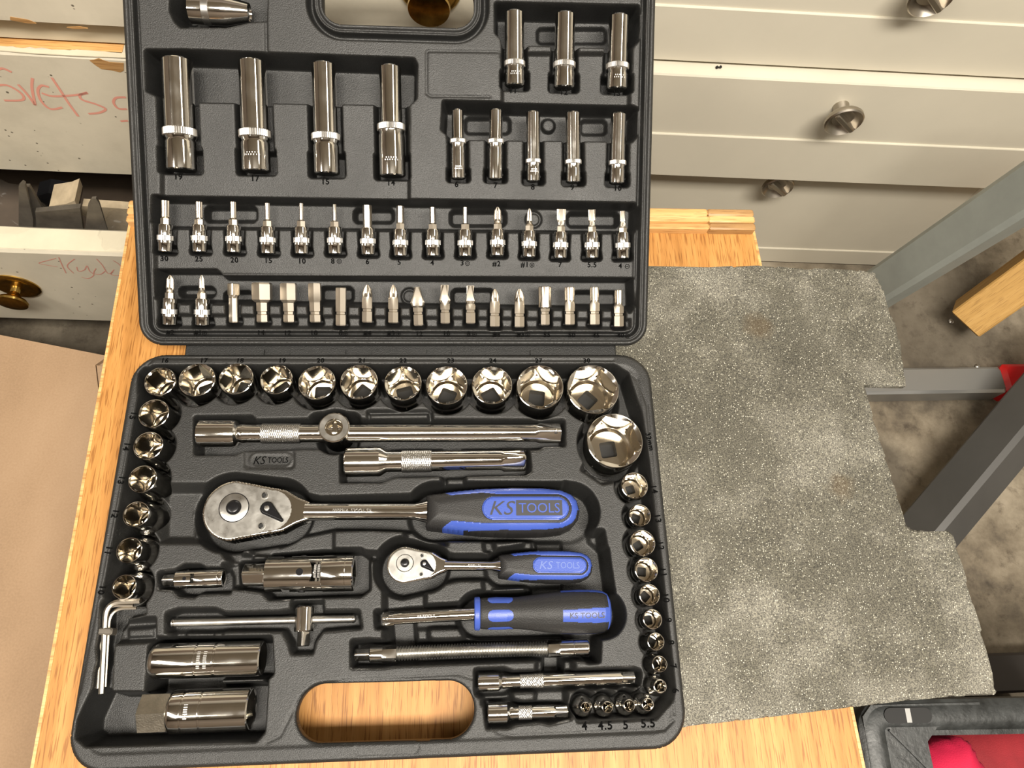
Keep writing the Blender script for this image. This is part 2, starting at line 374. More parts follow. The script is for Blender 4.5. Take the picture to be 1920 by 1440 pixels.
class Field:
    def __init__(s, x0, x1, y0, y1, step, level=0.):
        s.step = step; s.X, s.Y = np.meshgrid(np.arange(x0, x1 + step, step), np.arange(y0, y1 + step, step)); s.H = np.full(s.X.shape, float(level))
    def win(s, f, pad, pts):
        pts = np.asarray(pts, float); a = pts.min(0) - pad; b = pts.max(0) + pad
        j0, j1 = np.searchsorted(s.X[0], (a[0], b[0])); i0, i1 = np.searchsorted(s.Y[:, 0], (a[1], b[1]))
        sl = (slice(i0, i1 + 1), slice(j0, j1 + 1)); return sl, f(s.X[sl], s.Y[sl])
    def _cut(s, sl, D, z, w):
        t = np.clip(.5 - D / w, 0, 1); h = s.H[sl]
        zz = z(s.X[sl], s.Y[sl]) if callable(z) else z
        s.H[sl] = np.where(D < w * .5, np.minimum(h, h + (zz - h) * t), h)
    def _up(s, sl, D, z, w):
        t = np.clip(.5 - D / w, 0, 1); h = s.H[sl]; s.H[sl] = np.where(D < w * .5, np.maximum(h, h + (z - h) * t), h)
    def poly(s, P, z, w=2.2, up=False, r=0.):
        if r:   # round the corners: shrink by r then grow
            P = np.asarray(P, float); c = P.mean(0)
        sl, D = s.win(lambda X, Y: sd_poly(X, Y, P), w + 1, P); (s._up if up else s._cut)(sl, D, z, w)
    def cap(s, a, b, r, z, w=2.2, up=False, r1=None):
        sl, D = s.win(lambda X, Y: sd_cap(X, Y, np.asarray(a, float), np.asarray(b, float), r, r1), max(r, r1 or r) + w + 1, [a, b]); (s._up if up else s._cut)(sl, D, z, w)
    def line(s, pts, r, z, w=.8):
        for a, b in zip(pts[:-1], pts[1:]): s.cap(a, b, r, z, w)
    def blur(s, k=2):
        for _ in range(k):
            h = s.H; p = np.pad(h, 1, mode='edge')
            h = (p[:-2, 1:-1] + 2 * p[1:-1, 1:-1] + p[2:, 1:-1]) / 4; p = np.pad(h, 1, mode='edge')
            s.H = (p[1:-1, :-2] + 2 * p[1:-1, 1:-1] + p[1:-1, 2:]) / 4

# ================================================================== SETTING
ZF = -.5
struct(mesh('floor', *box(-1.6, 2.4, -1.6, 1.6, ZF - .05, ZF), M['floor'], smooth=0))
struct(mesh('ceiling', *box(-1.6, 2.4, -1.6, 1.6, 1.9, 1.95), M['room'], smooth=0))
struct(mesh('wall_back', *box(-1.6, 2.4, 1.5, 1.6, ZF, 1.9), M['room'], smooth=0))
struct(mesh('unseen_wall_front', *box(-1.6, 2.4, -1.7, -1.6, ZF, 1.9), M['room_dim'], smooth=0))  # unseen walls added to give the chrome contrast and cut ambient light
struct(mesh('unseen_wall_left', *box(-1.7, -1.6, -1.6, 1.6, ZF, 1.9), M['room_dim'], smooth=0))
struct(mesh('unseen_wall_right', *box(2.4, 2.5, -1.6, 1.6, ZF, 1.9), M['room'], smooth=0))

# ---- right cabinet: facade frame (x along facade, y up, z out of facade towards viewer)
FA = math.atan2(-.0275, 1.)
def facade(P, ang):
    x = Vector((math.cos(ang), math.sin(ang), 0)); nrm = Vector((math.sin(ang), -math.cos(ang), 0))
    return Matrix(((x[0], 0, nrm[0], P[0]), (x[1], 0, nrm[1], P[1]), (0, 1, 0, P[2]), (0, 0, 0, 1)))
def fpt(mw, u, v, out=0.):
    n = np.array([mw[0][2], mw[1][2], 0.]); P = np.array([mw[0][3], mw[1][3], mw[2][3]]) + n * out
    p = onplane(u, v, P, n) - P
    return float(p[0] * mw[0][0] + p[1] * mw[1][0]), float(p[2])
RC = facade((.581, .663, ZF), FA)
cab = empty('drawer_cabinet', RC); tag(cab, 'cream lacquered drawer cabinet at the right with brushed nickel knobs', 'cabinet')
def rail(u, v, out=0.): return fpt(RC, u, v, out)[1]
xr = fpt(RC, 1690, 500)[0]; xl = -.165
z1 = rail(1500, 337, .03)              # bottom of the overhanging drawer
gb = []
child('carcass', box(xl, xr + .012, -.002, 1.05, -.42, -.004, .002), M['cream'], cab)
def dr_front(name, y0, y1, out, groove=None, x1=None):
    x1 = xr if x1 is None else x1
    root = child(name, box(xl, x1, y0, y1, -.002, out, .0015), M['cream'], cab)
    if groove is not None:
        child('panel_rail', box(xl + .0005, x1 - .0005, y0 + .0008, groove, out - .001, out + .0025, .0008), M['cream'], root)
    return root
D0 = dr_front('drawer_front', .006, z1 - .012, .0, rail(1400, 462), xr - .012)
D1 = dr_front('drawer_front', z1, rail(1500, 152, .03) - 0, .03, rail(1500, 260, .03))
y2 = rail(1500, 152, .03) + .0032
D2 = dr_front('drawer_front', y2, y2 + .235, .012, rail(1700, 33, .012))
D3 = dr_front('drawer_front', y2 + .237, y2 + .45, .012)
def cup_knob(par, u, v, out):
    x, y = fpt(RC, u, v, out + .02)
    # a round dished knob on a stem, tilted face
    vf = join(loft([(0, 'c', 9), (8, 'c', 8), (12, 'c', 11), (16, 'c', 19), (19, 'c', 21), (22.5, 'c', 21), (24, 'c', 19.5), (22.0, 'c', 17.5), (17, 'c', 12), (16, 'c', 3)], 40))
    o = mesh('drawer_knob', vf[0], vf[1], M['knob'], par); o.matrix_local = Matrix.Translation((x, y, out)) @ Matrix.Rotation(-math.pi / 2, 4, 'Y')
    bar = mesh('knob_bar', *box(-.0185, .0185, -.003, .003, .0155, .0265, .001), M['knob'], o); bar.matrix_local = Matrix.Rotation(math.radians(90), 4, 'Y') @ Matrix.Rotation(math.radians(52), 4, 'Z') if 0 else Matrix(((0, 0, 1, 0), (.62, -.78, 0, 0), (.78, .62, 0, 0), (0, 0, 0, 1)))
    return o
cup_knob(D1, 1582, 226, .03); cup_knob(D0, 1458, 350, .0); cup_knob(D2, 1746, -6, .012)

fx, fy = fpt(RC, 1355, 110, .018); fl = []
for k in range(9): fl.append(shift(loft([(-1.2, 'c', .3), (0, 'c', random.uniform(.8, 1.6)), (1.3, 'c', .3)], 8), (random.uniform(-.003, .003), random.uniform(-.0012, .0012), random.uniform(-.001, .001))))
tag(mesh('dead_fly', *join(*fl), M['dark_hole'], None, RC @ Matrix.Translation((fx, y2 - .0018, .018)), 60), 'dark fly-like speck in the gap between two cream drawers', 'fly')

# ---- left chest with peeling paint
LY0 = .585
LC = facade((-.3, LY0 + .008, ZF), math.atan2(-.03, 1.))
chest = empty('old_chest_of_drawers', LC); tag(chest, 'old cream painted chest of drawers with peeling edges and brass knobs, at the left', 'chest')
XL, XR = -.45, .60
def f1(u, v, out=0.): return fpt(LC, u, v, out)
yb2 = f1(120, 325)[1]; yt2 = f1(120, 104)[1]; yb1 = f1(120, 49)[1]
child('carcass', join(box(XL - .02, XR + .01, yb2 - .004, .95, -.40, -.030), box(XL - .02, XR + .01, .0, .06, -.40, -.03), box(XL - .02, XL, .06, yb2, -.40, -.03), box(XR - .01, XR + .01, .06, yb2, -.40, -.03), box(XL, XR, .06, yb2, -.40, -.385)), M['shaded_wood'], chest, 0)
F2 = child('drawer_front', box(XL, XR, yb2, yt2, -.028, .0, .003), M['old_paint'], chest)
F1_ = child('drawer_front', box(XL, XR, yb1, yb1 + .19, -.028, .0, .003), M['old_paint'], chest)
child('divider_rail', box(XL, XR, yt2 + .003, yb1 - .003, -.03, -.014, .001), M['cream_in'], chest)
# peeled patches: thin bare-wood areas where the paint is gone (pixel outline on the drawer's top edge and face)
def patch(par, pts, out, mt, name='bare_wood_patch', th=.0004):
    P = [f1(u, v, out) for u, v in pts]
    P = P[::-1] if sum(a[0] * b[1] - b[0] * a[1] for a, b in zip(P, P[1:] + P[:1])) < 0 else P
    return child(name, prism(P, out - .0006, out + th), mt, par, 0)
patch(F2, [(168, 113), (185, 110), (205, 116), (232, 118), (232, 132), (225, 135), (208, 131), (190, 129), (178, 121)], 0., M['oak_dark'])
patch(F1_, [(19, 31), (50, 36), (60, 39), (68, 44), (50, 43), (19, 37)], 0., M['oak_dark'])
patch(F1_, [(125, 51), (150, 50), (165, 53), (140, 54)], 0., M['oak_dark'])
def toppatch(par, yt, us, d0, d1, mt, name, seed=1):
    r = random.Random(seed); n = 26; up = []; dn = []
    for i in range(n + 1):
        x = us[0] + (us[1] - us[0]) * i / n
        up.append((x, d0 + r.uniform(-.0015, .0015))); dn.append((x, d1 + r.uniform(-.0012, .0012)))
    P = dn + up[::-1]
    V = [(x, yt + h, z) for h in (-.0004, .0006) for x, z in P]; k = len(P)
    F = [(i, (i + 1) % k, (i + 1) % k + k, i + k) for i in range(k)] + [tuple(range(k, 2 * k)), tuple(range(k))[::-1]]
    return child(name, (V, F), mt, par, 0)
x_a = f1(0, 90)[0]; x_b = f1(236, 108)[0]
toppatch(F2, yt2, (x_a - .03, x_b - .005), -.022, -.007, M['oak_edge'], 'bare_wood_patch', 3)
toppatch(F2, yt2, (XL + .005, XR - .005), -.0065, -.0012, M['paint'], 'paint_edge', 5)
# marker writing on the drawer faces: flat strokes
def strokes(par, mw, out, lines, wd, mt, name='marker_stroke'):
    for ln in lines:
        P = [Vector((*fpt(mw, u, v, out), 0)) for u, v in ln]
        Q = []
        for i in range(len(P) - 1):          # Catmull-Rom
            a = P[max(i - 1, 0)]; b = P[i]; c = P[i + 1]; d = P[min(i + 2, len(P) - 1)]
            for k in range(6):
                t = k / 6; Q.append(.5 * ((2 * b) + (c - a) * t + (2 * a - 5 * b + 4 * c - d) * t * t + (3 * b - a - 3 * c + d) * t ** 3))
        Q.append(P[-1]); V = []; F = []
        for i, q in enumerate(Q):
            tn = (Q[min(i + 1, len(Q) - 1)] - Q[max(i - 1, 0)]).normalized(); nn = Vector((-tn[1], tn[0], 0)) * wd * .5
            V += [(*(q + nn).xy, out + .0003), (*(q - nn).xy, out + .0003)]
        F = [(2 * i, 2 * i + 1, 2 * i + 3, 2 * i + 2) for i in range(len(Q) - 1)]
        child(name, (V, F), mt, par, 0)
strokes(F2, LC, .0, [[(-4, 130), (6, 128), (22, 135)], [(-6, 160), (15, 160), (40, 175), (42, 187), (8, 188)], [(34, 158), (50, 175), (66, 197)], [(61, 146), (60, 165), (66, 197)],
    [(78, 174), (100, 180), (140, 178), (164, 174)], [(92, 163), (78, 160), (71, 170), (78, 190), (95, 204), (117, 201)], [(97, 145), (115, 172), (130, 195), (147, 218)],
    [(164, 173), (150, 178), (155, 187), (180, 195), (198, 204), (186, 211), (166, 213)], [(236, 182), (218, 183), (213, 192), (222, 203), (238, 204)], [(226, 227), (240, 226)]], .0026, M['red_ink'])
# open bottom drawer
OP = .095
yb3, yt3 = f1(100, 600, OP)[1], f1(100, 474, OP)[1]
odr = child('open_drawer', join(box(XL + .01, XR - .01, yb3 + .01, yb3 + .02, -.33, OP - .03), box(XL + .01, XL + .025, yb3 + .02, yt3 - .02, -.33, OP - .03), box(XR - .025, XR - .01, yb3 + .02, yt3 - .02, -.33, OP - .03)), M['shaded_wood'], chest, 0)
F3 = child('drawer_front', box(XL, XR, yb3, yt3, OP - .034, OP, .003), M['old_paint'], odr)
toppatch(F3, yt3, (XL + .005, XR - .005), OP - .030, OP - .004, M['paint'], 'paint_edge', 8)
# "Skydd" in thin red
strokes(F3, LC, OP, [[(105, 484), (90, 488), (73, 493), (90, 497), (108, 500)], [(110, 482), (117, 498), (124, 512)], [(140, 485), (126, 498), (138, 512)], [(144, 500), (147, 508), (158, 506), (163, 498), (168, 508), (176, 515), (165, 522), (153, 519)],
    [(180, 503), (176, 512), (188, 514), (197, 508)], [(181, 485), (192, 497), (202, 512), (212, 510)], [(214, 505), (208, 514), (222, 516), (235, 512)], [(212, 488), (224, 496), (236, 512)]], .0011, M['red_ink_thin'])
def brass_knob(par, u, v, mw, out, ang):
    x, y = fpt(mw, u, v, out + .004)
    bp = loft([(0, 'c', 26), (1.5, 'c', 26), (3.5, 'c', 24), (4.2, 'c', 21), (3.4, 'c', 17), (3.6, 'c', 8)], 48)
    o = mesh('brass_backplate', bp[0], bp[1], M['brass'], par); o.matrix_local = Matrix.Translation((x, y, out)) @ Matrix.Rotation(-math.pi / 2, 4, 'Y')
    kb = loft([(3, 'c', 6.5), (10, 'c', 5), (15, 'c', 8), (19, 'c', 15), (22, 'c', 17.5), (24.5, 'c', 17), (26, 'c', 12), (26.6, 'c', 4)], 48)
    k = mesh('brass_knob', kb[0], kb[1], M['brass'], o)
    return o
brass_knob(F3, 30, 541, LC, OP, 0)
xk, yk = f1(806, -6, .02)
brass_knob(F1_, 806, -16, LC, 0., 0)

# ---- things lying in the open drawer (each a thing of its own)
def plate_thing(name, pts, Y, th, mt, label, cat, bevel=0):
    P = [onplane(u, v, (0, Y, 0), (0.03, 1, 0)) for u, v in pts]
    c = sum(P) / len(P)
    V = [tuple(p - c + np.array([0, dy, 0])) for dy in (0, th) for p in P]; k = len(P)
    F = [(i, (i + 1) % k, (i + 1) % k + k, i + k) for i in range(k)] + [tuple(range(k))[::-1], tuple(range(k, 2 * k))]
    o = mesh(name, V, F, mt, None, Matrix.Translation(c), 30); return tag(o, label, cat)
plate_thing('shelf_bracket', [(35, 436), (35, 350), (42, 343), (47, 346), (62, 410), (62, 436)], .545, .004, M['tin'], 'tall pointed dull steel bracket at the left inside the open drawer', 'bracket')
plate_thing('angle_bracket', [(63, 436), (58, 400), (45, 350), (55, 350), (80, 392), (80, 436)], .553, .004, M['tin'], 'slanted dull steel bracket leaning right of the tall bracket', 'bracket')
plate_thing('metal_strap', [(70, 436), (66, 398), (150, 390), (156, 432)], .535, .006, M['tin'], 'wide worn metal plate lying across the middle of the open drawer', 'plate')
plate_thing('wood_offcut', [(92, 396), (92, 387), (125, 382), (140, 376), (146, 390)], .55, .03, M['blockwood'], 'small rough wood offcut on the metal plate in the drawer', 'offcut')
plate_thing('rounded_blade', [(158, 438), (165, 385), (172, 373), (180, 372), (186, 382), (203, 438)], .53, .003, M['tin'], 'dark round-tipped steel blade standing at the right in the drawer', 'blade')
plate_thing('white_strip', [(150, 400), (154, 386), (240, 392), (240, 440), (205, 438), (196, 425)], .56, .01, M['blockwood'], 'pale flat strip behind the round-tipped blade in the drawer', 'strip')
plate_thing('black_pouch', [(70, 390), (68, 368), (90, 362), (150, 372), (150, 384), (95, 392)], .575, .02, M['black_steel'], 'black pouch at the back of the open drawer', 'pouch')
# crumpled clear bag
def plasticmat():
    m_, nt, b = newmat('clear_plastic_film'); b.inputs['Base Color'].default_value = (.2, .18, .16, 1); b.inputs['Roughness'].default_value = .15; b.inputs['Alpha'].default_value = .05
    return m_
M['film'] = plasticmat()
def bag(uv, Y, label):
    (u0, v0), (u1, v1) = uv; a = onplane(u0, v1, (0, Y, 0), (0, 1, 0)); b_ = onplane(u1, v0, (0, Y, 0), (0, 1, 0)); c = (a + b_) / 2; sx, sz = abs(b_ - a)[[0, 2]] / 2
    V = []; F = []; n, k = 20, 12
    for i in range(k + 1):
        ph = math.pi * i / k
        for j in range(n):
            t = 2 * math.pi * j / n; r = 1 + random.uniform(-.13, .13)
            V.append((sx * math.sin(ph) * math.cos(t) * r, .028 * math.sin(ph) * math.sin(t) * r, sz * math.cos(ph) * r))
    for i in range(k):
        for j in range(n): F.append((i * n + j, (i + 1) * n + j, (i + 1) * n + (j + 1) % n, i * n + (j + 1) % n))
    tag(mesh('plastic_bag', V, F, M['film'], None, Matrix.Translation(c), 180), label, 'bag')
bag(((-12, 352), (42, 438)), .545, 'clear crumpled plastic bag at the left edge of the open drawer')
bag(((196, 425), (246, 446)), .525, 'clear plastic film bunched at the right of the open drawer')

# ---- cardboard box
ZC = -.2
ca = math.atan2(-.024, .11)
cbm = Matrix.Translation((-.12, .362, ZC)) @ Matrix.Rotation(ca, 4, 'Z')
cb = empty('cardboard_box', cbm); tag(cb, 'large brown cardboard box with closed flap on the floor left of the board', 'box')
def cl(x, y): q = cbm.inverted() @ Vector((x, y, ZC)); return (q[0], q[1])
child('box_body', prism([cl(-.03, -.32), cl(-.03, .3413), cl(-.12, .361), cl(-.75, .4955), cl(-.75, -.32)], ZF - ZC, -.0045), M['card'], cb, 0)
q0, q1 = at(176, 662, ZC), at(193, 800, ZC); xe = lambda y: q0[0] + (q1[0] - q0[0]) * (y - q0[1]) / (q1[1] - q0[1])
ye = q0[1] + (q1[1] - q0[1]) * (-.031 - q0[0]) / (q1[0] - q0[0]); yk = .3635
child('flap', prism([cl(-.75, -.32), cl(-.031, -.32), cl(-.031, ye), cl(xe(.352), .352), cl(-.12, .362), cl(-.75, .4965)], -.004, .0), M['card'], cb, 0)
child('flap', prism([cl(-.0302, ye), cl(-.0302, .342), cl(xe(.352) + .0008, .352)], -.0044, -.0008), M['card'], cb, 0)

# ---- board the case lies on
bd = empty('wooden_board', Matrix.Translation((.24, .2, -.04))); tag(bd, 'oak veneered board with a raised back rail under the tool case', 'board')
yb0 = -.12
def ptsb(l): return [(p[0] - .24, p[1] - .2) for p in l]
bpoly = ptsb([(-.037, yb0), (.528, yb0), (.5235, -.0207), (.5105, .4235), (-.040, .4235)])
child('board_panel', prism(bpoly, -.020, 0.), M['oak'], bd, 0)
child('edge_band', prism(ptsb([(-.0392, yb0), (-.037, yb0), (-.040, .4235), (-.0422, .4235)]), -.0205, .0003), M['oak_edge'], bd, 0)
child('edge_band', prism(ptsb([(.528, yb0), (.5302, yb0), (.5258, -.0207), (.5127, .4235), (.5105, .4235), (.5235, -.0207)]), -.0205, .0003), M['oak_edge'], bd, 0)
ry0, ry1 = .2145, .2355
xs_ = onplane(1328, 400, (0, 0, -.030), (0, 0, 1))[0] - .24
def slat(x0, x1, y0, y1, z0, z1, mt): child('rail_slat', box(x0, x1, y0, y1, z0, z1, .0012), M[mt], bd)
for (x0, x1, mts) in ((-.281, xs_, ('oak_edge', 'oak_edge', 'oak_edge')), (xs_, .2705, ('oak_dark', 'oak_edge', 'oak_dark'))):
    for k, mt_ in enumerate(mts):
        a = ry0 + (ry1 - ry0) * k / 3
        slat(x0, x1, a, a + (ry1 - ry0) / 3, -.002 + .0001 * k, .0095 - (.001 if k == 0 else 0), mt_)
for (lx, ly) in ((-.22, -.25), (.22, -.25), (-.22, .17), (.20, .17)):
    child('leg', box(lx - .018, lx + .018, ly - .018, ly + .018, ZF + .04, -.020, .002), M['oak'], bd)

# ---- foam mat
def foam():
    px = [(1640, 510), (1658, 545), (1668, 585), (1682, 610), (1690, 650), (1700, 724), (1622, 722), (1640, 790), (1668, 880), (1690, 950), (1699, 984), (1712, 993), (1740, 996), (1778, 995), (1788, 1003), (1806, 1060), (1828, 1140), (1850, 1215), (1862, 1262), (1869, 1300), (1862, 1304), (1790, 1306), (1700, 1314), (1600, 1326), (1500, 1338), (1400, 1350), (1292, 1362)]
    z = -.034
    P = [at(u, v, z)[:2] * 1000 for u, v in px] + [np.array([391.5, 8.]), np.array([391.5, 281.]), np.array([371., 284.]), np.array([370., 372.])]
    tl = at(1218, 498, z)[:2] * 1000
    P[-1] = np.array([370., tl[1]]); P += [tl] + [at(u, v, z)[:2] * 1000 for u, v in [(1330, 500), (1420, 497), (1500, 502), (1600, 505)]]
    P = np.array(P)
    st = 1.5; X, Y = np.meshgrid(np.arange(365, 650, st), np.arange(0, 385, st))
    D = sd_poly(X, Y, P)
    H = np.full(X.shape, -34.)
    H += .25 * np.sin(X / 23) * np.sin(Y / 31 + 1)
    H -= 1.6 * np.clip((D + 2.2) / 2.2, 0, 1) ** 2
    # pressed-in marks left by the things that lay on it
    for (u, v, hx, hy, a, dz) in [(1330, 750, 8, 8, 0, -.7), (1280, 560, 22, 9, .1, -.6), (1560, 610, 6, 22, -.35, .7), (1600, 690, 30, 4, .1, -.5), (1500, 560, 40, 5, -.05, .5), (1340, 1010, 14, 40, -.2, .55),
                                 (1370, 1230, 18, 30, 0, .5), (1600, 1290, 40, 8, .05, .6), (1760, 1060, 16, 14, -.2, -.8), (1830, 1190, 3, 22, -.25, .8), (1580, 1000, 10, 7, 0, .5), (1270, 1060, 12, 9, 0, -.7), (1280, 960, 13, 8, 0, -.7), (1290, 1180, 14, 12, 0, -.7), (1310, 1290, 10, 24, 0, -.9), (1570, 820, 4, 30, -.3, .5), (1300, 850, 3, 40, -.25, .6), (1755, 1290, 14, 14, 0, .4)]:
        c = at(u, v, z)[:2] * 1000; ca_, sa_ = math.cos(a), math.sin(a)
        xx = (X - c[0]) * ca_ + (Y - c[1]) * sa_; yy = -(X - c[0]) * sa_ + (Y - c[1]) * ca_
        d = sd_rr(xx, yy, 0, 0, hx, hy, min(hx, hy) * .6); H += dz * np.clip(.5 - d / 2.5, 0, 1)
    # the strip beside the case is pressed flat
    H -= .5 * np.clip((414 - X + (Y - 150) * -.02) / 3, 0, 1)
    V, Q, _ = heightfield(X, Y, D, H, -39.8, st)
    o = mesh('foam_mat', V, Q, M['foam'], None, None, 60); tag(o, 'grey speckled foam mat with stepped right edge, sticking out beside the case', 'mat')
foam()

# ---- steel legs, tube, beam, crate at the right
def tube(name, p0, p1, w_, h_, mt, label, cat, roll=0., bev=.006, extra=None):
    mw = frame(p0, p1, (0, 0, 1)) @ Matrix.Rotation(roll, 4, 'X'); L = (Vector(p1) - Vector(p0)).length
    V, F = box(-h_ / 2, h_ / 2, -w_ / 2, w_ / 2, 0, L, bev)
    # swap so length runs along X
    V = [(z, y, -x) for x, y, z in V]
    o = mesh(name, V, F, M[mt], None, mw, 40)
    if label: tag(o, label, cat)
    return o
def ext(p0, p1, t): p0 = np.array(p0); p1 = np.array(p1); return p0 + (p1 - p0) * t
a0, a1 = at(1638, 548, -.36), at(1925, 362, -.09)
tt = (ZF + .02 + .36) / (-.09 + .36)
tube('bench_leg', ext(a0, a1, tt * 1.0), ext(a0, a1, 1.5), .040, .052, 'grey_steel', 'light grey steel leg slanting across in front of the cream cabinet', 'leg', -.25)
a0, a1 = at(1745, 992, -.44), at(1925, 778, -.40)
tube('bench_leg', ext(a0, a1, -.6), ext(a0, a1, 1.8), .060, .055, 'dark_steel', 'dark grey steel leg slanting out from under the lower step of the foam mat', 'leg', -.9)
def at3(u, v, z): return at(u, v, z)
lad = empty('floor_tube', frame(at3(1640, 722, ZF + .021), at3(1925, 718, ZF + .021)))
tag(lad, 'grey aluminium tube with a red plastic end lying on the concrete floor', 'tube')
Lt = (Vector(at3(1868, 719, ZF + .021)) - Vector(at3(1640, 722, ZF + .021))).length
child('tube_body', box(-.08, Lt, -.021, .021, -.020, .020, .004), M['alu'], lad)
child('end_cap', box(Lt - .002, Lt + .12, -.0245, .0245, -.0205, .0235, .006), M['red_plastic'], lad)
p0 = at(1812, 598, ZF + .035); p1 = at(1990, 470, ZF + .035 + .13)
tube('timber_beam', p0 + np.array([0, 0, .0]), ext(p0, p1, 2.2), .055, .062, 'beam', 'yellow pine beam resting on the concrete floor at the right edge', 'beam', .15, .002)
cpa = at(1848, 1262, ZF + .03)
tag(mesh('floor_channel', *box(cpa[0] - .15, cpa[0] + .6, cpa[1] - .024, cpa[1] + .024, ZF, ZF + .05, .003), M['brown_steel']), 'dark brown flat bar on the floor behind the black crate', 'bar')
for k, (u, v) in enumerate([(1784, 602), (1834, 687)]):
    p = at(u, v, ZF + .003)
    vf = loft([(0, 'c', 2.2), (1.5, 'c', 4.5), (3, 'c', 4.2), (4.5, 'c', 2)], 12)
    o = mesh('loose_screw', *vf, M['satin'], None, Matrix.Translation((p[0], p[1], ZF)) @ Matrix.Rotation(-math.pi / 2, 4, 'Y')); tag(o, ['tiny steel screw head on the floor beside the beam end', 'tiny bright pellet on the floor just above the grey tube'][k], 'screw')

# crate
ZK = -.075
k0 = at(1604, 1312, ZK)
crm = Matrix.Translation((k0[0], k0[1], ZF)) @ Matrix.Rotation(-.02, 4, 'Z')
cr = empty('plastic_crate', crm); tag(cr, 'scuffed black plastic crate at the lower right corner beside the board', 'crate')
Hh = ZK - ZF; CW, CD = .46, .38
def crate():
    # tapered walls
    def wall(name, pts0, pts1): pass
    t = .004
    child('crate_base', box(.025, CW - .025, -CD + .02, -.03, .003, .008), M['plastic_rough'], cr, 0)
    for (x0, x1, y0, y1) in ((.022, CW - .022, -.026, -.022), (.022, CW - .022, -CD + .018, -CD + .022), (.022, .026, -CD + .02, -.022), (CW - .026, CW - .022, -CD + .02, -.022)):
        child('crate_wall', box(x0, x1, y0, y1, .0, Hh - .004), M['plastic_rough'], cr, 0)
    # rolled rim: back rim and the left one
    def rim(pts, w1, name='rim'):
        V = []; F = []; prof = [(-w1, -.022), (-w1, -.004), (-w1 + .003, -.0008), (-w1 + .008, .0), (w1 - .006, -.0005), (w1 - .001, -.004), (w1, -.008), (w1 - .001, -.016)]
        k = len(prof)
        for i, p in enumerate(pts):
            q0 = Vector(pts[max(i - 1, 0)]); q1 = Vector(pts[min(i + 1, len(pts) - 1)]); tn = (q1 - q0).normalized(); nn = Vector((-tn[1], tn[0]))
            for (a, b) in prof: V.append((p[0] + nn[0] * a, p[1] + nn[1] * a, Hh + b))
        for i in range(len(pts) - 1):
            for j in range(k - 1): F.append((i * k + j, i * k + j + 1, (i + 1) * k + j + 1, (i + 1) * k + j))
        return child(name, (V, F), M['plastic_rough'], cr, 40)
    arc = [(.011 + .012 * (1 - math.cos(t_)), -.011 - .012 * (1 - math.sin(t_))) for t_ in np.linspace(0, math.pi / 2, 8)]
    rim([(.011, -CD)] + arc + [(CW, -.011)], .0115)
    # corner gusset: wide curved saddle between the rims
    G = [(.004, -.10), (.004, -.012), (.012, -.004), (.10, -.003), (.10, -.016), (.062, -.020), (.052, -.030), (.0525, -.050), (.047, -.062), (.036, -.064), (.028, -.072), (.024, -.10)]
    child('corner_gusset', prism(G, Hh - .012, Hh - .001), M['plastic_rough'], cr, 0)
    child('rib', box(.0, .0015, -.055, .0, 0, .002), M['plastic_rough'], cr, 0).matrix_local = Matrix.Translation((.022, -.022, Hh - .001)) @ Matrix.Rotation(.75, 4, 'Z')
    for x in (.004,):
        pass
    child('grille_strip', join(*[box(.034 + k * .004, .0365 + k * .004, -.16, -.065, Hh - .05, Hh - .015) for k in range(3)]), M['knurl'], cr, 0)
    sx = fpt(Matrix(((1, 0, 0, k0[0]), (0, 0, 1, k0[1]), (0, 1, 0, ZF), (0, 0, 0, 1))), 1895, 1325)[0]
    # slot in the rim with its inner bar
    sl = [(sx - .0135 + .0055 * math.cos(a), -.0115 + .0055 * math.sin(a)) for a in np.linspace(math.pi / 2, 1.5 * math.pi, 8)] + [(sx + .0135 + .0055 * math.cos(a), -.0115 + .0055 * math.sin(a)) for a in np.linspace(-math.pi / 2, math.pi / 2, 8)]
    child('slot', prism(sl, Hh - .004, Hh + .0008), M['dark_hole'], cr, 0)
    child('slot_bar', box(sx - .002, sx + .002, -.0165, -.0065, Hh, Hh + .0012), M['alu'], cr, 0)
crate()
# cloths in the crate
def cloth(name, prof, zc, mt, label, seed):
    """draped cushion-like fold: outline in pixels at height zc, domed"""
    P = np.array([at(u, v, zc)[:2] * 1000 for u, v in prof]); a, b = P.min(0) - 4, P.max(0) + 4
    st = 3.; X, Y = np.meshgrid(np.arange(a[0], b[0], st), np.arange(a[1], b[1], st)); D = sd_poly(X, Y, P)
    r = np.random.default_rng(seed); H = zc * 1000 - 26 * np.exp(np.clip(D, -80, 0) / 11)
    for k in range(5):
        th = r.uniform(0, math.pi); H += r.uniform(.8, 2.2) * np.sin((X * math.cos(th) + Y * math.sin(th)) / r.uniform(9, 26) + r.uniform(0, 6))
    V, Q, _ = heightfield(X, Y, D, H, zc * 1000 - 60, st)
    c = V.mean(0); o = mesh(name, V - c, Q, M[mt], None, Matrix.Translation(c), 180); tag(o, label, 'cloth')
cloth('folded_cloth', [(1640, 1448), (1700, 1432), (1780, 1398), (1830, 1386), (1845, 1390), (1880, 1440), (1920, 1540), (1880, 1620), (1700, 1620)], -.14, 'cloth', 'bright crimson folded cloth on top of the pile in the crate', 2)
cloth('crumpled_cloth', [(1800, 1385), (1830, 1362), (1940, 1352), (1975, 1360), (1980, 1540), (1850, 1600), (1790, 1500)], -.22, 'cloth_dark', 'dark red crumpled cloth deeper in the crate, behind the crimson one', 5)

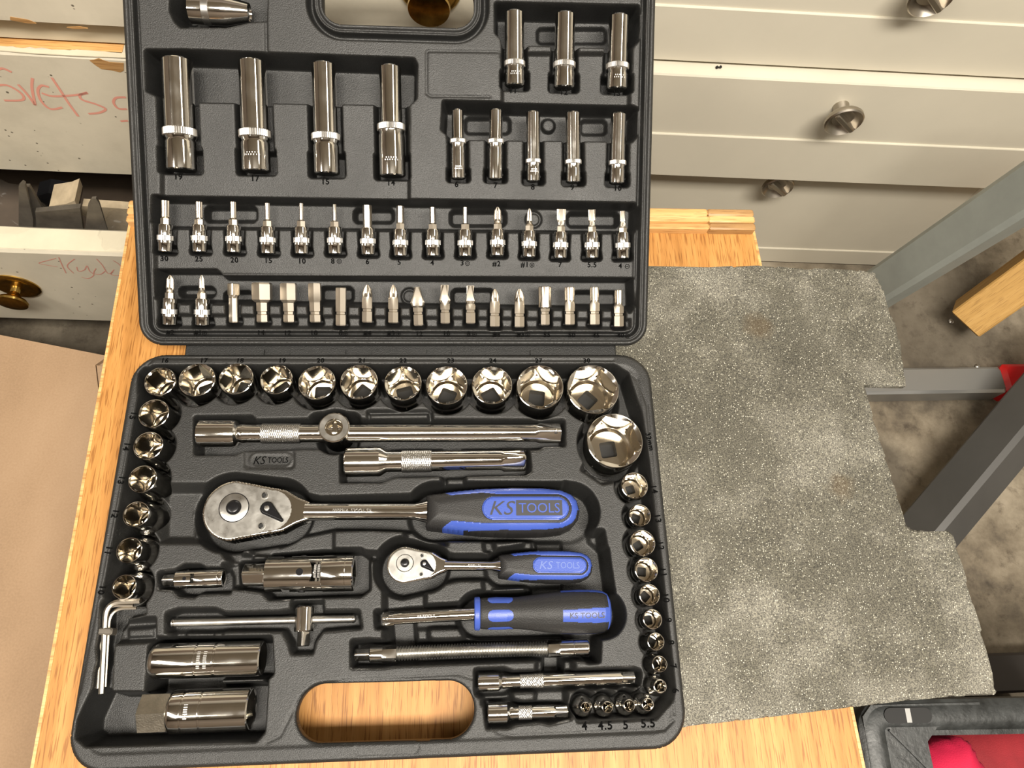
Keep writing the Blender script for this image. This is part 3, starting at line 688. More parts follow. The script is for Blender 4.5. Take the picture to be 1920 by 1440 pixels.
WORDS = {'4': 'four', '4.5': 'four and a half', '5': 'five', '5.5': 'five and a half', '6': 'six', '7': 'seven', '8': 'eight', '9': 'nine', '10': 'ten', '11': 'eleven', '12': 'twelve', '13': 'thirteen', '14': 'fourteen', '15': 'fifteen', '16': 'sixteen', '17': 'seventeen', '18': 'eighteen', '19': 'nineteen',
         '20': 'twenty', '21': 'twenty-one', '22': 'twenty-two', '23': 'twenty-three', '24': 'twenty-four', '25': 'twenty-five', '27': 'twenty-seven', '30': 'thirty', '32': 'thirty-two', '3': 'three', '40': 'forty', '45': 'forty-five', '50': 'fifty', '55': 'fifty-five', '#1': 'one', '#2': 'two', '#3': 'three', '#4': 'four'}
# ================================================================== TOOL DATA (pixel measurements turned into case coordinates, mm)
# upright sockets of the base: printed size, rim centre px, rim diameter px, drive (1/2 or 1/4), where
UP = [('16', 299.6, 715, 60, 2, 'T'), ('17', 369, 711.7, 70, 2, 'T'), ('18', 442.5, 709.6, 66, 2, 'T'), ('19', 518, 711, 62, 2, 'T'), ('20', 594, 717, 71, 2, 'T'), ('21', 673, 715.7, 72, 2, 'T'),
      ('22', 755.5, 718, 71, 2, 'T'), ('23', 837.5, 722, 79, 2, 'T'), ('24', 922.6, 722, 77, 2, 'T'), ('27', 1012.6, 725, 89, 2, 'T'), ('30', 1112, 729, 98, 2, 'T'), ('32', 1152.7, 825.6, 106, 2, 'R'),
      ('15', 288, 775, 59, 2, 'L'), ('14', 277.6, 835.5, 57, 2, 'L'), ('13', 267, 898, 55, 2, 'L'), ('12', 255, 964, 51, 2, 'L'), ('11', 242, 1031.6, 50, 2, 'L'), ('10', 232.7, 1100, 47, 2, 'L'),
      ('14', 1190, 910.5, 51, 1, 'R'), ('13', 1200, 966, 42, 1, 'R'), ('12', 1205, 1018, 49, 1, 'R'), ('11', 1212, 1068, 45, 1, 'R'), ('10', 1218, 1115.5, 40, 1, 'R'), ('9', 1223.7, 1161, 37, 1, 'R'),
      ('8', 1230, 1203, 33, 1, 'R'), ('7', 1237, 1245, 30, 1, 'R'), ('6', 1238, 1287, 26, 1, 'R'), ('5.5', 1215, 1321, 24, 1, 'B'), ('5', 1180, 1323, 23, 1, 'B'), ('4.5', 1139, 1326, 22, 1, 'B'), ('4', 1098, 1326, 20, 1, 'B')]
socks = []
for (nm, u, v, d, dr, wh) in UP:
    c = Bm(u, v, 0.); r = np.hypot(*(Bm(u + d / 2, v, 0.) - c))
    if dr == 2: H, rb = 37., max(11.6, r * .93)
    else: H, rb = 24., 6.7 if r < 6.7 else r * .92
    socks.append((nm, c, r, H, rb, dr, wh))

# ================================================================== CASE BASE
ST = .62
case = empty('tool_case', Matrix.Identity(4))
tag(case, 'open black moulded plastic socket set case with tools in both halves', 'tool case')
f = Field(-3, 393, -3, 282, ST)
BW, BD = 390., 278.
D = sd_rr(f.X, f.Y, BW / 2, BD / 2, BW / 2, BD / 2, 23.)
f.H -= 2.2 * np.clip((D + 2.4) / 2.4, 0, 1) ** 2            # rolled outer edge
# raised outer flange, tray land a little lower
t = np.clip(.5 + (D + 9.5) / -1.2, 0, 1); f.H -= .9 * t
def P(*uv): return [Bm(u, v) for u, v in uv]
# long finger trenches and lower levels between islands (cut before the tool pockets)
MID = -11.
f.poly(P((300, 912), (392, 912), (378, 930), (362, 960), (365, 1000), (380, 1012), (300, 1012)), MID, 6)
f.poly(P((826, 822), (868, 822), (872, 948), (832, 948)), -17, 3); f.poly(P((836, 884), (869, 884), (869, 914), (836, 914)), MID, 2, up=True)
f.poly(P((545, 984), (800, 984), (1000, 1000), (1004, 1042), (925, 1036), (830, 1020), (742, 1024), (700, 1050), (684, 1040), (545, 1046), (470, 1040), (455, 1018)), MID, 3)
f.poly(P((624, 994), (690, 991), (755, 994), (763, 1010), (757, 1020), (738, 1022), (712, 1036), (684, 1034), (624, 1032)), -1., 2.4, up=True)
f.poly(P((838, 1012), (906, 1012), (909, 1036), (893, 1038), (845, 1036), (838, 1026)), -1., 2.4, up=True)
f.poly(P((925, 1014), (985, 1012), (982, 1020), (930, 1032)), -2.5, 2.4, up=True)
f.poly(P((1000, 995), (1130, 995), (1150, 1110), (1000, 1110), (985, 1090), (1010, 1040)), -22, 3)
f.poly(P((1060, 905), (1105, 925), (1114, 1008), (1138, 1028), (1148, 1110), (1155, 1185), (1124, 1192), (1122, 1238), (1104, 1240), (1060, 1200)), -26, 3)
f.poly(P((720, 1094), (905, 1074), (1000, 1098), (985, 1130), (880, 1145), (880, 1210), (720, 1214)), MID, 3)
f.poly(P((797, 1100), (862, 1086), (905, 1086), (908, 1112), (884, 1116), (874, 1132), (797, 1136)), -1., 2.4, up=True)
f.poly(P((924, 1106), (985, 1100), (988, 1110), (962, 1116), (924, 1120)), -2.5, 2.4, up=True)
f.poly(P((728, 1160), (776, 1160), (782, 1240), (735, 1240)), -24, 2.4)
f.poly(P((803, 1172), (868, 1168), (870, 1196), (855, 1204), (812, 1202), (803, 1194)), -1., 2.4, up=True)
f.poly(P((878, 1186), (974, 1186), (976, 1196), (880, 1202)), -3., 2.4, up=True)
f.poly(P((418, 1058), (462, 1050), (462, 1100), (418, 1102)), MID, 3)
f.poly(P((418, 1036), (470, 1020), (472, 1052), (432, 1056)), MID, 3); f.poly(P((450, 1024), (468, 1024), (468, 1038), (450, 1038)), -3., 2.2, up=True)
f.poly(P((215, 1163), (288, 1160), (288, 1200), (215, 1204)), MID, 3); f.poly(P((232, 1178), (284, 1174), (282, 1194), (232, 1196)), -7., 2., up=True)
f.poly(P((318, 1176), (396, 1174), (398, 1206), (318, 1210)), MID, 3); f.poly(P((342, 1177), (394, 1176), (394, 1204), (342, 1206)), -6., 2., up=True)
f.poly(P((398, 1178), (540, 1170), (535, 1182), (512, 1180), (420, 1184), (414, 1194), (398, 1194)), -5., 2.)
f.poly(P((1008, 1232), (1075, 1230), (1078, 1262), (1006, 1264)), MID, 3); f.poly(P((1022, 1226), (1058, 1226), (1058, 1264), (1022, 1264)), -26, 2.4)
f.poly(P((905, 1292), (1062, 1286), (1064, 1330), (1010, 1328), (950, 1325), (905, 1320)), MID, 3)
f.poly(P((958, 1298), (972, 1293), (1000, 1294), (1006, 1302), (1004, 1314), (985, 1318), (962, 1314)), -1.5, 2.4, up=True)
f.poly(P((690, 770), (808, 770), (810, 786), (690, 788)), MID, 2.4); f.poly(P((690, 773), (804, 772), (804, 784), (692, 786)), -3., 2., up=True)
f.poly(P((735, 828), (1030, 826), (1010, 842), (735, 842)), -8, 2.4)
f.poly(P((740, 833), (802, 832), (800, 841), (742, 842)), -2.2, 2., up=True)
f.poly(P((1120, 770), (1130, 765), (1160, 900), (1130, 905), (1092, 880), (1100, 862), (1128, 830)), MID, 3)
f.poly(P((1085, 888), (1102, 876), (1126, 906), (1110, 918)), -5., 2., up=True)
f.line(P((500, 1392), (525, 1380), (545, 1340), (562, 1308), (590, 1285), (640, 1276), (860, 1264), (895, 1275), (912, 1300), (930, 1372), (960, 1380), (1245, 1368), (1262, 1350)), .5, -1.9, 1.)
f.line(P((1264, 1340), (1225, 905), (1213, 760), (1195, 712), (1165, 690)), .4, -1.6, .9)
f.line(P((150, 1300), (215, 960), (262, 700), (290, 672), (1150, 676)), .4, -1.5, .9)
# tool pockets
def tool_cap(a, b, w_, z, h=-3., r1=None, w=2.4):
    f.cap(Bm(*a, h), Bm(*b, h), w_, z, w, r1=r1)
f.poly(P((366, 782), (470, 780), (478, 788), (600, 786), (1056, 788), (1058, 834), (650, 838), (455, 842), (440, 850), (366, 850)), -17)
f.cap(Bm(627, 806), Bm(629, 812), 14.2, -34, 3); f.cap(Bm(596, 790), Bm(658, 790), 6, -22, 3)
f.poly(P((640, 838), (655, 830), (720, 832), (745, 838), (990, 838), (994, 882), (985, 888), (740, 892), (715, 902), (640, 902)), -17)
f.cap(Bm(434, 960), Bm(520, 958), 26.5, -27, 3, r1=22); f.poly(P((500, 915), (560, 925), (600, 934), (800, 928), (800, 992), (620, 988), (560, 1000), (520, 1020)), -22, 3)
f.cap(Bm(815, 957), Bm(1070, 957), 19.5, -27, 3)
f.cap(Bm(757, 1062), Bm(800, 1062), 19.5, -27, 3, r1=16); f.poly(P((800, 1030), (850, 1042), (935, 1042), (935, 1082), (850, 1085), (800, 1100)), -20, 3)
f.cap(Bm(945, 1063), Bm(1100, 1063), 12.3, -24, 3)
f.poly(P((704, 1146), (760, 1138), (890, 1130), (890, 1175), (740, 1180), (706, 1176)), -14); f.cap(Bm(900, 1154), Bm(1128, 1150), 15.2, -27, 3)
f.poly(P((660, 1202), (690, 1200), (742, 1203), (1020, 1195), (1118, 1190), (1120, 1238), (1010, 1236), (745, 1246), (716, 1250), (660, 1250)), -19)
f.poly(P((892, 1256), (945, 1254), (962, 1260), (1190, 1254), (1200, 1258), (1201, 1286), (1180, 1290), (960, 1296), (945, 1304), (900, 1306), (892, 1300)), -15)
f.poly(P((908, 1312), (960, 1311), (975, 1318), (1055, 1318), (1072, 1325), (1070, 1346), (1030, 1356), (1012, 1352), (968, 1356), (950, 1364), (914, 1364)), -15)
f.poly(P((312, 1150), (332, 1143), (400, 1142), (422, 1150), (520, 1148), (545, 1144), (548, 1126), (604, 1126), (606, 1146), (672, 1146), (676, 1176), (604, 1182), (590, 1202), (584, 1224), (548, 1224), (542, 1204), (530, 1182), (420, 1182), (400, 1184), (312, 1184)), -14)
f.poly(P((298, 1074), (328, 1070), (344, 1060), (372, 1060), (384, 1066), (424, 1066), (430, 1080), (430, 1110), (372, 1112), (362, 1118), (336, 1116), (324, 1104), (298, 1102)), -15)
f.poly(P((444, 1052), (496, 1048), (506, 1038), (600, 1030), (676, 1030), (692, 1042), (692, 1104), (676, 1116), (505, 1122), (492, 1108), (446, 1102)), -20)
f.poly(P((178, 1292), (150, 1352), (147, 1380), (164, 1394), (478, 1386), (491, 1372), (498, 1272), (508, 1262), (505, 1196), (290, 1198), (282, 1212), (276, 1296), (268, 1302), (210, 1302)), -30, 3)
f.poly(P((192, 1130), (206, 1118), (268, 1116), (270, 1150), (232, 1158), (216, 1180), (208, 1232), (205, 1304), (176, 1304), (180, 1260), (186, 1240), (184, 1210), (190, 1180)), -19)
f.poly(P((404, 1272), (492, 1270), (492, 1282), (404, 1284)), -9, 2.2, up=True)
# rows of upright sockets
WALL = P((272, 692), (286, 688), (1150, 686), (1176, 700), (1200, 775), (1212, 850), (1219, 905), (1225, 966), (1232, 1018), (1238, 1068), (1243, 1115), (1248, 1161), (1253, 1205), (1258, 1250), (1262, 1290), (1257, 1313), (1229, 1345), (1085, 1351), (1060, 1352), (1060, 1130), (560, 1130), (240, 1130), (202, 1124), (198, 1108), (226, 960), (262, 740), (264, 700))
f.poly(P((286, 688), (1150, 686), (1176, 700), (1186, 740), (1120, 740), (286, 733)), -24, 2.2)
f.poly(P((272, 692), (300, 690), (312, 775), (275, 960), (262, 1100), (235, 1128), (202, 1124), (198, 1108), (226, 960), (262, 740), (264, 700)), -37, 2.2)
f.poly(P((1150, 686), (1176, 700), (1200, 775), (1212, 850), (1219, 905), (1225, 966), (1232, 1018), (1238, 1068), (1243, 1115), (1248, 1161), (1253, 1205), (1258, 1250), (1262, 1290), (1257, 1313), (1229, 1345), (1085, 1351), (1085, 1326), (1205, 1318), (1226, 1283), (1218, 1150), (1198, 1010), (1184, 900), (1160, 850), (1120, 740)), -24, 2.2)
for (nm, c, r, H, rb, dr, wh) in socks:
    k_ = 2.6 if dr == 2 else 1.0
    c2 = c + np.array({'T': (0, -k_), 'L': (k_, -.2), 'R': (-k_, -k_ * .2) if nm != '32' else (-2.2, -2.2), 'B': (0, k_)}[wh])
    sl_, Dc = f.win(lambda X, Y: sd_cap(X, Y, c2, c2 + (.01, 0), max(rb, r) + (3.0 if dr == 2 else 2.2)), max(rb, r) + 8, [c2]); Dc = np.maximum(Dc, sd_poly(f.X[sl_], f.Y[sl_], WALL)); f._cut(sl_, Dc, -H - .6, 2.2)
# stiffening badge, slot, handle
f.poly(P((458, 846), (462, 843), (548, 844), (552, 848), (551, 874), (547, 878), (463, 878), (458, 874)), -2.6, 1.)
bc = [Bm(482, 862), Bm(534, 862)]
f.cap(bc[0], bc[1], 5.4, -1.2, .9, up=True); f.cap(bc[0], bc[1], 4.7, -2.4, .9)
f.cap(Bm(676, 1405), Bm(775, 1402), 3.6, -.9, .9); f.cap(Bm(676, 1405), Bm(775, 1402), 2.9, -.3, .9, up=True)
f.blur(2)
hp = (Bm(607, 1337, -.5), Bm(839, 1330.5, -.5))
Dh = sd_cap(f.X, f.Y, hp[0], hp[1], 17.4)
f.H = np.where(Dh < 2.0, f.H - 1.4 * np.clip((2.0 - Dh) / 2.0, 0, 1) ** 2, f.H)
Dall = np.maximum(D, -Dh)
V, Q, _ = heightfield(f.X, f.Y, Dall, f.H, -39.6, ST)
dh_ = sd_cap(V[:, 0] * 1000, V[:, 1] * 1000, hp[0], hp[1], 17.4); V[(abs(dh_) < 1.5) & (V[:, 2] < -.038), 2] = -.010
o = mesh('base_tray', V, Q, M['plastic'], case, None, 180)
# hinge strips
child('hinge', box(.032, .367, .2765, .2915, -.0140, -.0105, .001), M['plastic'], case)
child('hinge', join(*[box(.05 + k * .062, .092 + k * .062, .277, .2855, -.0105, -.0085) for k in range(5)]), M['plastic'], case)
# moulded lettering
def btext(s, u, v, rot, size, h=.15, mt='ink', z=-.9):
    p = Bm(u, v, z); mw = Matrix.Translation((p[0] / 1000, p[1] / 1000, (z + h) / 1000)) @ Matrix.Rotation(math.radians(rot), 4, 'Z')
    return text('moulded_number', s, size * 1.12 / 1000, mw, M[mt], case, .00015, space=1.12, bold=.022)
for s, u in (('16', 309), ('17', 382), ('18', 450), ('19', 529), ('20', 601), ('21', 679), ('22', 756), ('23', 845), ('24', 924), ('27', 1010), ('30', 1100)): btext(s, u, 676.5, 0, 4.6, .12, z=.0)
for s, u, v in (('15', 249, 779), ('14', 237, 837), ('13', 227, 900), ('12', 215.5, 963), ('11', 203, 1032), ('10', 190.5, 1106)): btext(s, u, v, -98, 5.2, .12, z=.0)
for s, u, v in (('32mm', 1218, 828), ('14', 1226, 917), ('13', 1233, 972), ('12', 1238, 1023), ('11', 1243, 1073), ('10', 1248, 1121), ('9', 1253, 1163), ('8', 1257.5, 1205), ('7', 1262, 1249), ('6', 1266, 1295)): btext(s, u, v, -82, 5.4 if len(s) < 3 else 4.6, .12, z=.0)
for s, u, v in (('4', 1096, 1362), ('4.5', 1135, 1361), ('5', 1173, 1360), ('5.5', 1215, 1357)): btext(s, u, v, 0, 6.4)
def ks_logo(par, mw, L, hgt, dark, light, plate=True):
    """two-part lettering: KS in dark, TOOLS in light on a dark bar; mw centre, L length (m)"""
    text('logo_letters', 'KS', hgt, mw @ Matrix.Translation((-L * .31, 0, .00012)), dark, par, .0001, shear=.3, fit=(L * .34, hgt * .95))
    if plate:
        q = mesh('logo_bar', *box(-L * .13, L * .49, -hgt * .52, hgt * .52, 0, .00016), dark, None, mw, 0); q.parent = par; q.matrix_parent_inverse = par.matrix_world.inverted()
    text('logo_letters', 'TOOLS', hgt, mw @ Matrix.Translation((L * .18, 0, .0003)), light, par, .00012, fit=(L * .55, hgt * .66))
p = (bc[0] + bc[1]) / 2000
ks_logo(case, Matrix.Translation((p[0], p[1], -.0023)), .026, .0062, M['ink'], M['ink'], False)

# ================================================================== CASE LID
g = Field(-6, 392, -4, 284, ST)
lx0, lx1 = Lm(257, 560, 0)[0], Lm(1216, 550, 0)[0]
Dl = sd_rr(g.X, g.Y, (lx0 + lx1) / 2, 139.5, (lx1 - lx0) / 2, 139., 17.)
g.H -= 2.4 * np.clip((Dl + 2.2) / 2.2, 0, 1) ** 2
g.H -= 3.0 * np.clip(1.3 - abs(Dl + 4.7) / .9, 0, 1)       # first groove
g.H -= .9 * np.clip(.5 - (Dl + 8.6) / 1.2, 0, 1)
g.H -= 6.5 * np.clip(1.6 - abs(Dl + 8.6) / 1.2, 0, 1)          # second groove
def Q_(*uv, h=-2.): return [Lm(u, v, h) for u, v in uv]
LAND2 = -5.5
# lower lands around the pockets
g.poly(Q_((303, 150), (767, 150), (767, 376), (303, 368)), LAND2, 1.8)
g.poly(Q_((942, 100), (1182, 100), (1180, 202), (942, 196)), LAND2, 1.8)
g.poly(Q_((289, 420), (1192, 430), (1190, 524), (291, 514)), LAND2, 1.8)
g.poly(Q_((300, 590), (1182, 600), (1182, 616), (303, 614)), LAND2, 1.8)
g.line(Q_((498, -60), (500, 96), (508, 104), (560, 106)), .5, -3.2, 1.); g.line(Q_((790, 60), (796, 180)), .4, -2.6, .9) if 0 else None
for pts in (((800, 98), (802, 96), (938, 98), (938, 108)), ((800, 98), (800, 176), (808, 181), (920, 182))): g.line(Q_(*pts), .35, -2.9, .8)
# troughs
def trough(z, *uv, w=2.4): g.poly(Q_(*uv), z, w)
trough(-31, (275, 97), (345, 97), (775, 113), (779, 122), (778, 183), (766, 194), (766, 190), (304, 184), (302, 180), (277, 168))
trough(-30, (931, 8), (1196, 14), (1200, 24), (1197, 72), (1186, 84), (1184, 88), (944, 80), (941, 70), (931, 60))
trough(-29, (833, 192), (1180, 200), (1196, 206), (1194, 252), (1182, 264), (1180, 262), (842, 258), (840, 250), (830, 242))
trough(-24, (288, 369), (1190, 384), (1196, 390), (1194, 426), (1184, 438), (1184, 434), (292, 424), (290, 418), (284, 412))
trough(-24, (292, 508), (402, 508), (414, 519), (1188, 524), (1190, 574), (1180, 584), (1180, 580), (300, 566), (298, 560), (292, 556))
# deeper finger wells seen in the trough floors
def well(u0, v0, u1, v1, z=-37):
    g.poly(Q_((u0 + 5, v0), (u1 - 5, v0), (u1, v0 + 5), (u1, v1 - 5), (u1 - 5, v1), (u0 + 5, v1), (u0, v1 - 5), (u0, v0 + 5), h=-22), z, 2.)
for wq in ((384, 388, 478, 414), (664, 392, 736, 416), (845, 395, 948, 422), (1066, 399, 1160, 424), (1010, 46, 1140, 74), (873, 217, 957, 246), (1092, 222, 1140, 248), (420, 548, 470, 566), (600, 540, 660, 566), (848, 544, 925, 572), (1076, 548, 1160, 574), (335, 540, 400, 556)): well(*wq, z=-34)
for (u, v) in ((1028, 236), (1000, 412), (768, 556)):
    c = Lm(u, v, -26); g.cap(c, c + (.01, 0), 6.0, -30, .9); g.cap(c, c + (.01, 0), 5.3, -25, .9, up=True)
# adapter pocket
g.poly(Q_((325, -60), (490, -60), (498, -10), (496, 36), (470, 38), (425, 48), (340, 48), (330, 38), (322, 20)), -26, 2.4)
g.poly(Q_((342, 2), (358, 0), (362, 40), (345, 40), h=-20), -34, 2.)
LB = []   # lid lying tools: (name, top px, bottom px, r px profile...)
DEEP = [('19', (332, 112), (341, 320), 28.5, 31, .31, 1), ('17', (472.5, 115), (481, 322), 25.5, 29, .31, 1), ('15', (606.5, 120), (613, 327), 22.5, 26, .31, 1), ('14', (731, 125), (736, 331), 20.5, 25.5, .42, 1),
        ('11', (964.5, 23), (965, 162), 18, 19, .27, 1), ('12', (1059.5, 26), (1057.5, 166), 18.5, 20, .28, 1), ('13', (1160.5, 30), (1156.5, 169), 18.5, 20.5, .28, 1),
        ('6', (858, 206), (859.5, 336), 11, 14.7, .52, 0), ('7', (930, 206), (929, 337), 12.3, 14.7, .52, 0), ('8', (999.6, 210), (1000, 341), 13, 14, .27, 0), ('9', (1074, 211), (1075, 343), 14, 15, .27, 0), ('10', (1160, 213), (1156.5, 345), 14.3, 15.7, .27, 0)]
mmpx = lambda u, v: np.hypot(*(Lm(u + 10, v) - Lm(u - 10, v))) / 20
for (nm, a, b, rt, rr_, fr, big) in DEEP:
    k = mmpx(*b); h = -(rr_ * k) * .55; A = Lm(*a, h); Bq = Lm(*b, h); r = rr_ * k
    z = h - r - .8; T = Bq + (A - Bq) * .70
    g.poly(obox(Bq, T, r + 1.5, r + 1.5, .5, 0), z, 1.6); g.poly(obox(Bq, Bq + (A - Bq) * (.20 if big else .14), r + (2.6 if big else 2.0), r + (2.6 if big else 2.0), 1.6, 0), min(z, -25), 1.6)
ROW1 = [('30', 310, 375.5, 310, 472, 't', 3.0), ('25', 373, 378, 375, 472.5, 't', 2.5), ('20', 437, 378, 439, 473.5, 't', 2.2), ('15', 501, 380.6, 503, 475.6, 't', 1.8), ('10', 564.6, 381, 566, 476, 't', 1.5), ('8', 627, 383, 628.5, 476, 't', 1.3),
        ('6', 688.4, 384.5, 690.5, 477.6, 'h', 3.0), ('5', 750.6, 386, 751, 480, 'h', 2.5), ('4', 811, 388, 812, 480, 'h', 1.9), ('3', 872, 388, 872.5, 480.5, 'h', 1.5), ('#2', 933, 388, 933, 479.5, 'x', 3.1), ('#1', 992.7, 391, 992, 482, 'x', 2.2),
        ('7', 1052.6, 392, 1050.4, 484, 'b', 3.5), ('5.5', 1109.5, 393, 1110, 484, 'b', 2.8), ('4', 1167, 395.5, 1168, 484.6, 'b', 2.0)]
ROW1B = [('#2', 319, 516, 318, 609, 'x', 3.2), ('#1', 378, 516, 380, 610, 'x', 2.2)]
for (nm, u0, v0, u1, v1, kd, rt) in ROW1 + ROW1B:
    Bq = Lm(u1, v1, -4.5); A = Lm(u0, v0, -4.5); dd = (A - Bq) / np.hypot(*(A - Bq))
    g.poly(obox(Bq, Bq + dd * 22, 6.4, 7.4, .4, 0), -13, 1.4); g.poly(obox(Bq, Bq + dd * 4.5, 7.4, 6.6, 1.3, 0), -22, 1.4)
ROW2 = [('square', 438, 531, 438.5, 605, 'sq'), ('14', 491, 530, 492.7, 605, 'H18.5'), ('12', 541, 531, 542.5, 605, 'H15.5'), ('10', 590, 531, 592, 605, 'H12.2'), ('8', 639.5, 539, 639.5, 611, 'h'), ('#4', 688.7, 534, 688.7, 605, 'x'), ('#3', 737.6, 534, 737.6, 606, 'x'),
        ('12', 782, 538, 785, 611, 'w14'), ('10', 834, 534, 835, 607, 'w11'), ('8', 882, 535.5, 882.5, 607, 'w9.5'), ('#4', 927.7, 542, 927.7, 613, 'x'), ('#3', 973.8, 542, 973.8, 614, 'x'),
        ('55', 1021.5, 537, 1022, 610, 't12'), ('50', 1068, 538, 1068, 609.5, 't9.5'), ('45', 1114.6, 538, 1114.6, 609.5, 't8.5'), ('40', 1159.6, 543.6, 1159.6, 613, 't7.5')]
for q in ROW2:
    Bq = Lm(q[3], q[4], -4.); A = Lm(q[1], q[2], -4.); dd = (A - Bq) / np.hypot(*(A - Bq))
    g.poly(obox(Bq, Bq + dd * 16, 4.6, 5.4, .3, 0), -11, 1.3); g.poly(obox(Bq, Bq + dd * 2.5, 5.2, 4.8, 2.0, 0), -18, 1.3)
# handle opening of the lid with its double rim
c0, c1 = Lm(640, 0, -1), Lm(853, 3, -1)
hb = Lm(740, 48, -1)[1]
hx0, hx1 = Lm(602, -15, -1)[0], Lm(889, -12, -1)[0]; hy0, hy1 = hb, hb + 36.
Dh = sd_rr(g.X, g.Y, (hx0 + hx1) / 2, (hy0 + hy1) / 2, (hx1 - hx0) / 2, (hy1 - hy0) / 2, 14.5)
g.H = np.where(Dh < 10.6, np.minimum(g.H, g.H + (-9 - g.H) * np.clip(.5 - (Dh - 10) / 1.2, 0, 1)), g.H)
g.H = np.where(Dh < 6.6, np.maximum(g.H, g.H + (-2.0 - g.H) * np.clip(.5 - (Dh - 6) / 1.4, 0, 1)), g.H)
g.H -= np.where(abs(Dh - 3.2) < 1.1, 3.2 * (1 - abs(Dh - 3.2) / 1.1), 0)
g.blur(2)
Dla = np.maximum(Dl, -Dh)
V, Q, _ = heightfield(g.X, g.Y, Dla, g.H, -38., ST)
dh_ = sd_rr(V[:, 0] * 1000, V[:, 1] * 1000, (hx0 + hx1) / 2, (hy0 + hy1) / 2, (hx1 - hx0) / 2, (hy1 - hy0) / 2, 14.5); V[(abs(dh_) < 1.5) & (V[:, 2] < -.036), 2] = -.016
o = mesh('lid_tray', V, Q, M['plastic'], None, LM, 180); o.parent = case
def ltext(s, u, v, size, z=-5.4):
    p = Lm(u, v, z); mw = LM @ Matrix.Translation((p[0] / 1000, p[1] / 1000, (z + .18) / 1000))
    return text('moulded_number', s, size * 1.12 / 1000, mw, M['ink'], case, .00015, space=1.12, bold=.022)
def lsym(u, v, inner, z=-5.4):
    p = Lm(u, v, z); vf = []
    n = 20; V = []; F = []
    for k in range(n):
        a = 2 * math.pi * k / n
        for r_ in (1.45, 1.85): V.append((math.cos(a) * r_ / 1000, math.sin(a) * r_ / 1000, .0003))
    for k in range(n): F.append((2 * k, 2 * k + 1, (2 * k + 3) % (2 * n), (2 * k + 2) % (2 * n)))
    b = [(-.9, -.25, .9, .25)] + ([(-.25, -.9, .25, .9)] if inner == '+' else [])
    if inner == 'o': b = [(-.55, -.8, .55, -.45), (-.55, .45, .55, .8), (-.8, -.5, -.45, .5), (.45, -.5, .8, .5)]
    for (x0, y0, x1, y1) in b:
        i = len(V); V += [(x0 / 1000, y0 / 1000, .0003), (x1 / 1000, y0 / 1000, .0003), (x1 / 1000, y1 / 1000, .0003), (x0 / 1000, y1 / 1000, .0003)]; F.append((i, i + 1, i + 2, i + 3))
    o = mesh('moulded_symbol', V, F, M['ink'], None, LM @ Matrix.Translation((p[0] / 1000, p[1] / 1000, z / 1000)), 0); o.parent = case
for s, u, v in (('19', 334, 332), ('17', 478, 335), ('15', 610, 341), ('14', 733, 343), ('11', 962, 170), ('12', 1057, 173), ('13', 1156, 175), ('6', 856, 346), ('7', 929, 348), ('8', 999, 351), ('9', 1073, 351.5), ('10', 1158, 353)): ltext(s, u, v, 5.2, z=-5.4 if u < 800 or v < 200 else -.85)
for s, u, v in (('30', 308, 485), ('25', 373, 486), ('20', 439.5, 488), ('15', 503, 489), ('10', 566, 490), ('8', 624, 490), ('6', 689, 491), ('5', 748.5, 492), ('4', 810.5, 493), ('3', 866.5, 493.5), ('#2', 931, 495), ('#1', 984, 496.5), ('7', 1050, 496.5), ('5.5', 1110, 497), ('4', 1163, 499)): ltext(s, u, v, 4.9)
for u, v, k in ((636, 490, 'o'), (876.5, 494, 'o'), (997.5, 497, '+'), (1176, 499.5, '-')): lsym(u, v, k)
for s, u, v in (('#2', 319, 623.5), ('#1', 371, 624), ('14', 489, 624), ('12', 539, 624.5), ('10', 588.5, 624.5), ('8', 639, 624.5), ('#4', 688.5, 625.5), ('#3', 733, 625.5), ('12', 786, 626), ('10', 837, 626), ('8', 879, 626.5), ('#4', 931, 627.5), ('#3', 976, 627.5), ('55', 1025.5, 628), ('50', 1072, 628.5), ('45', 1118, 629), ('40', 1163.5, 629)): ltext(s, u, v, 4.6, z=-.85)
for u, v, k in ((383.5, 624.5, '+'), (648, 625, 'o'), (747, 626, '+'), (889.5, 627, '-'), (989.5, 628, '+'), (1176, 630, 'o')): lsym(u, v, k, z=-.85)

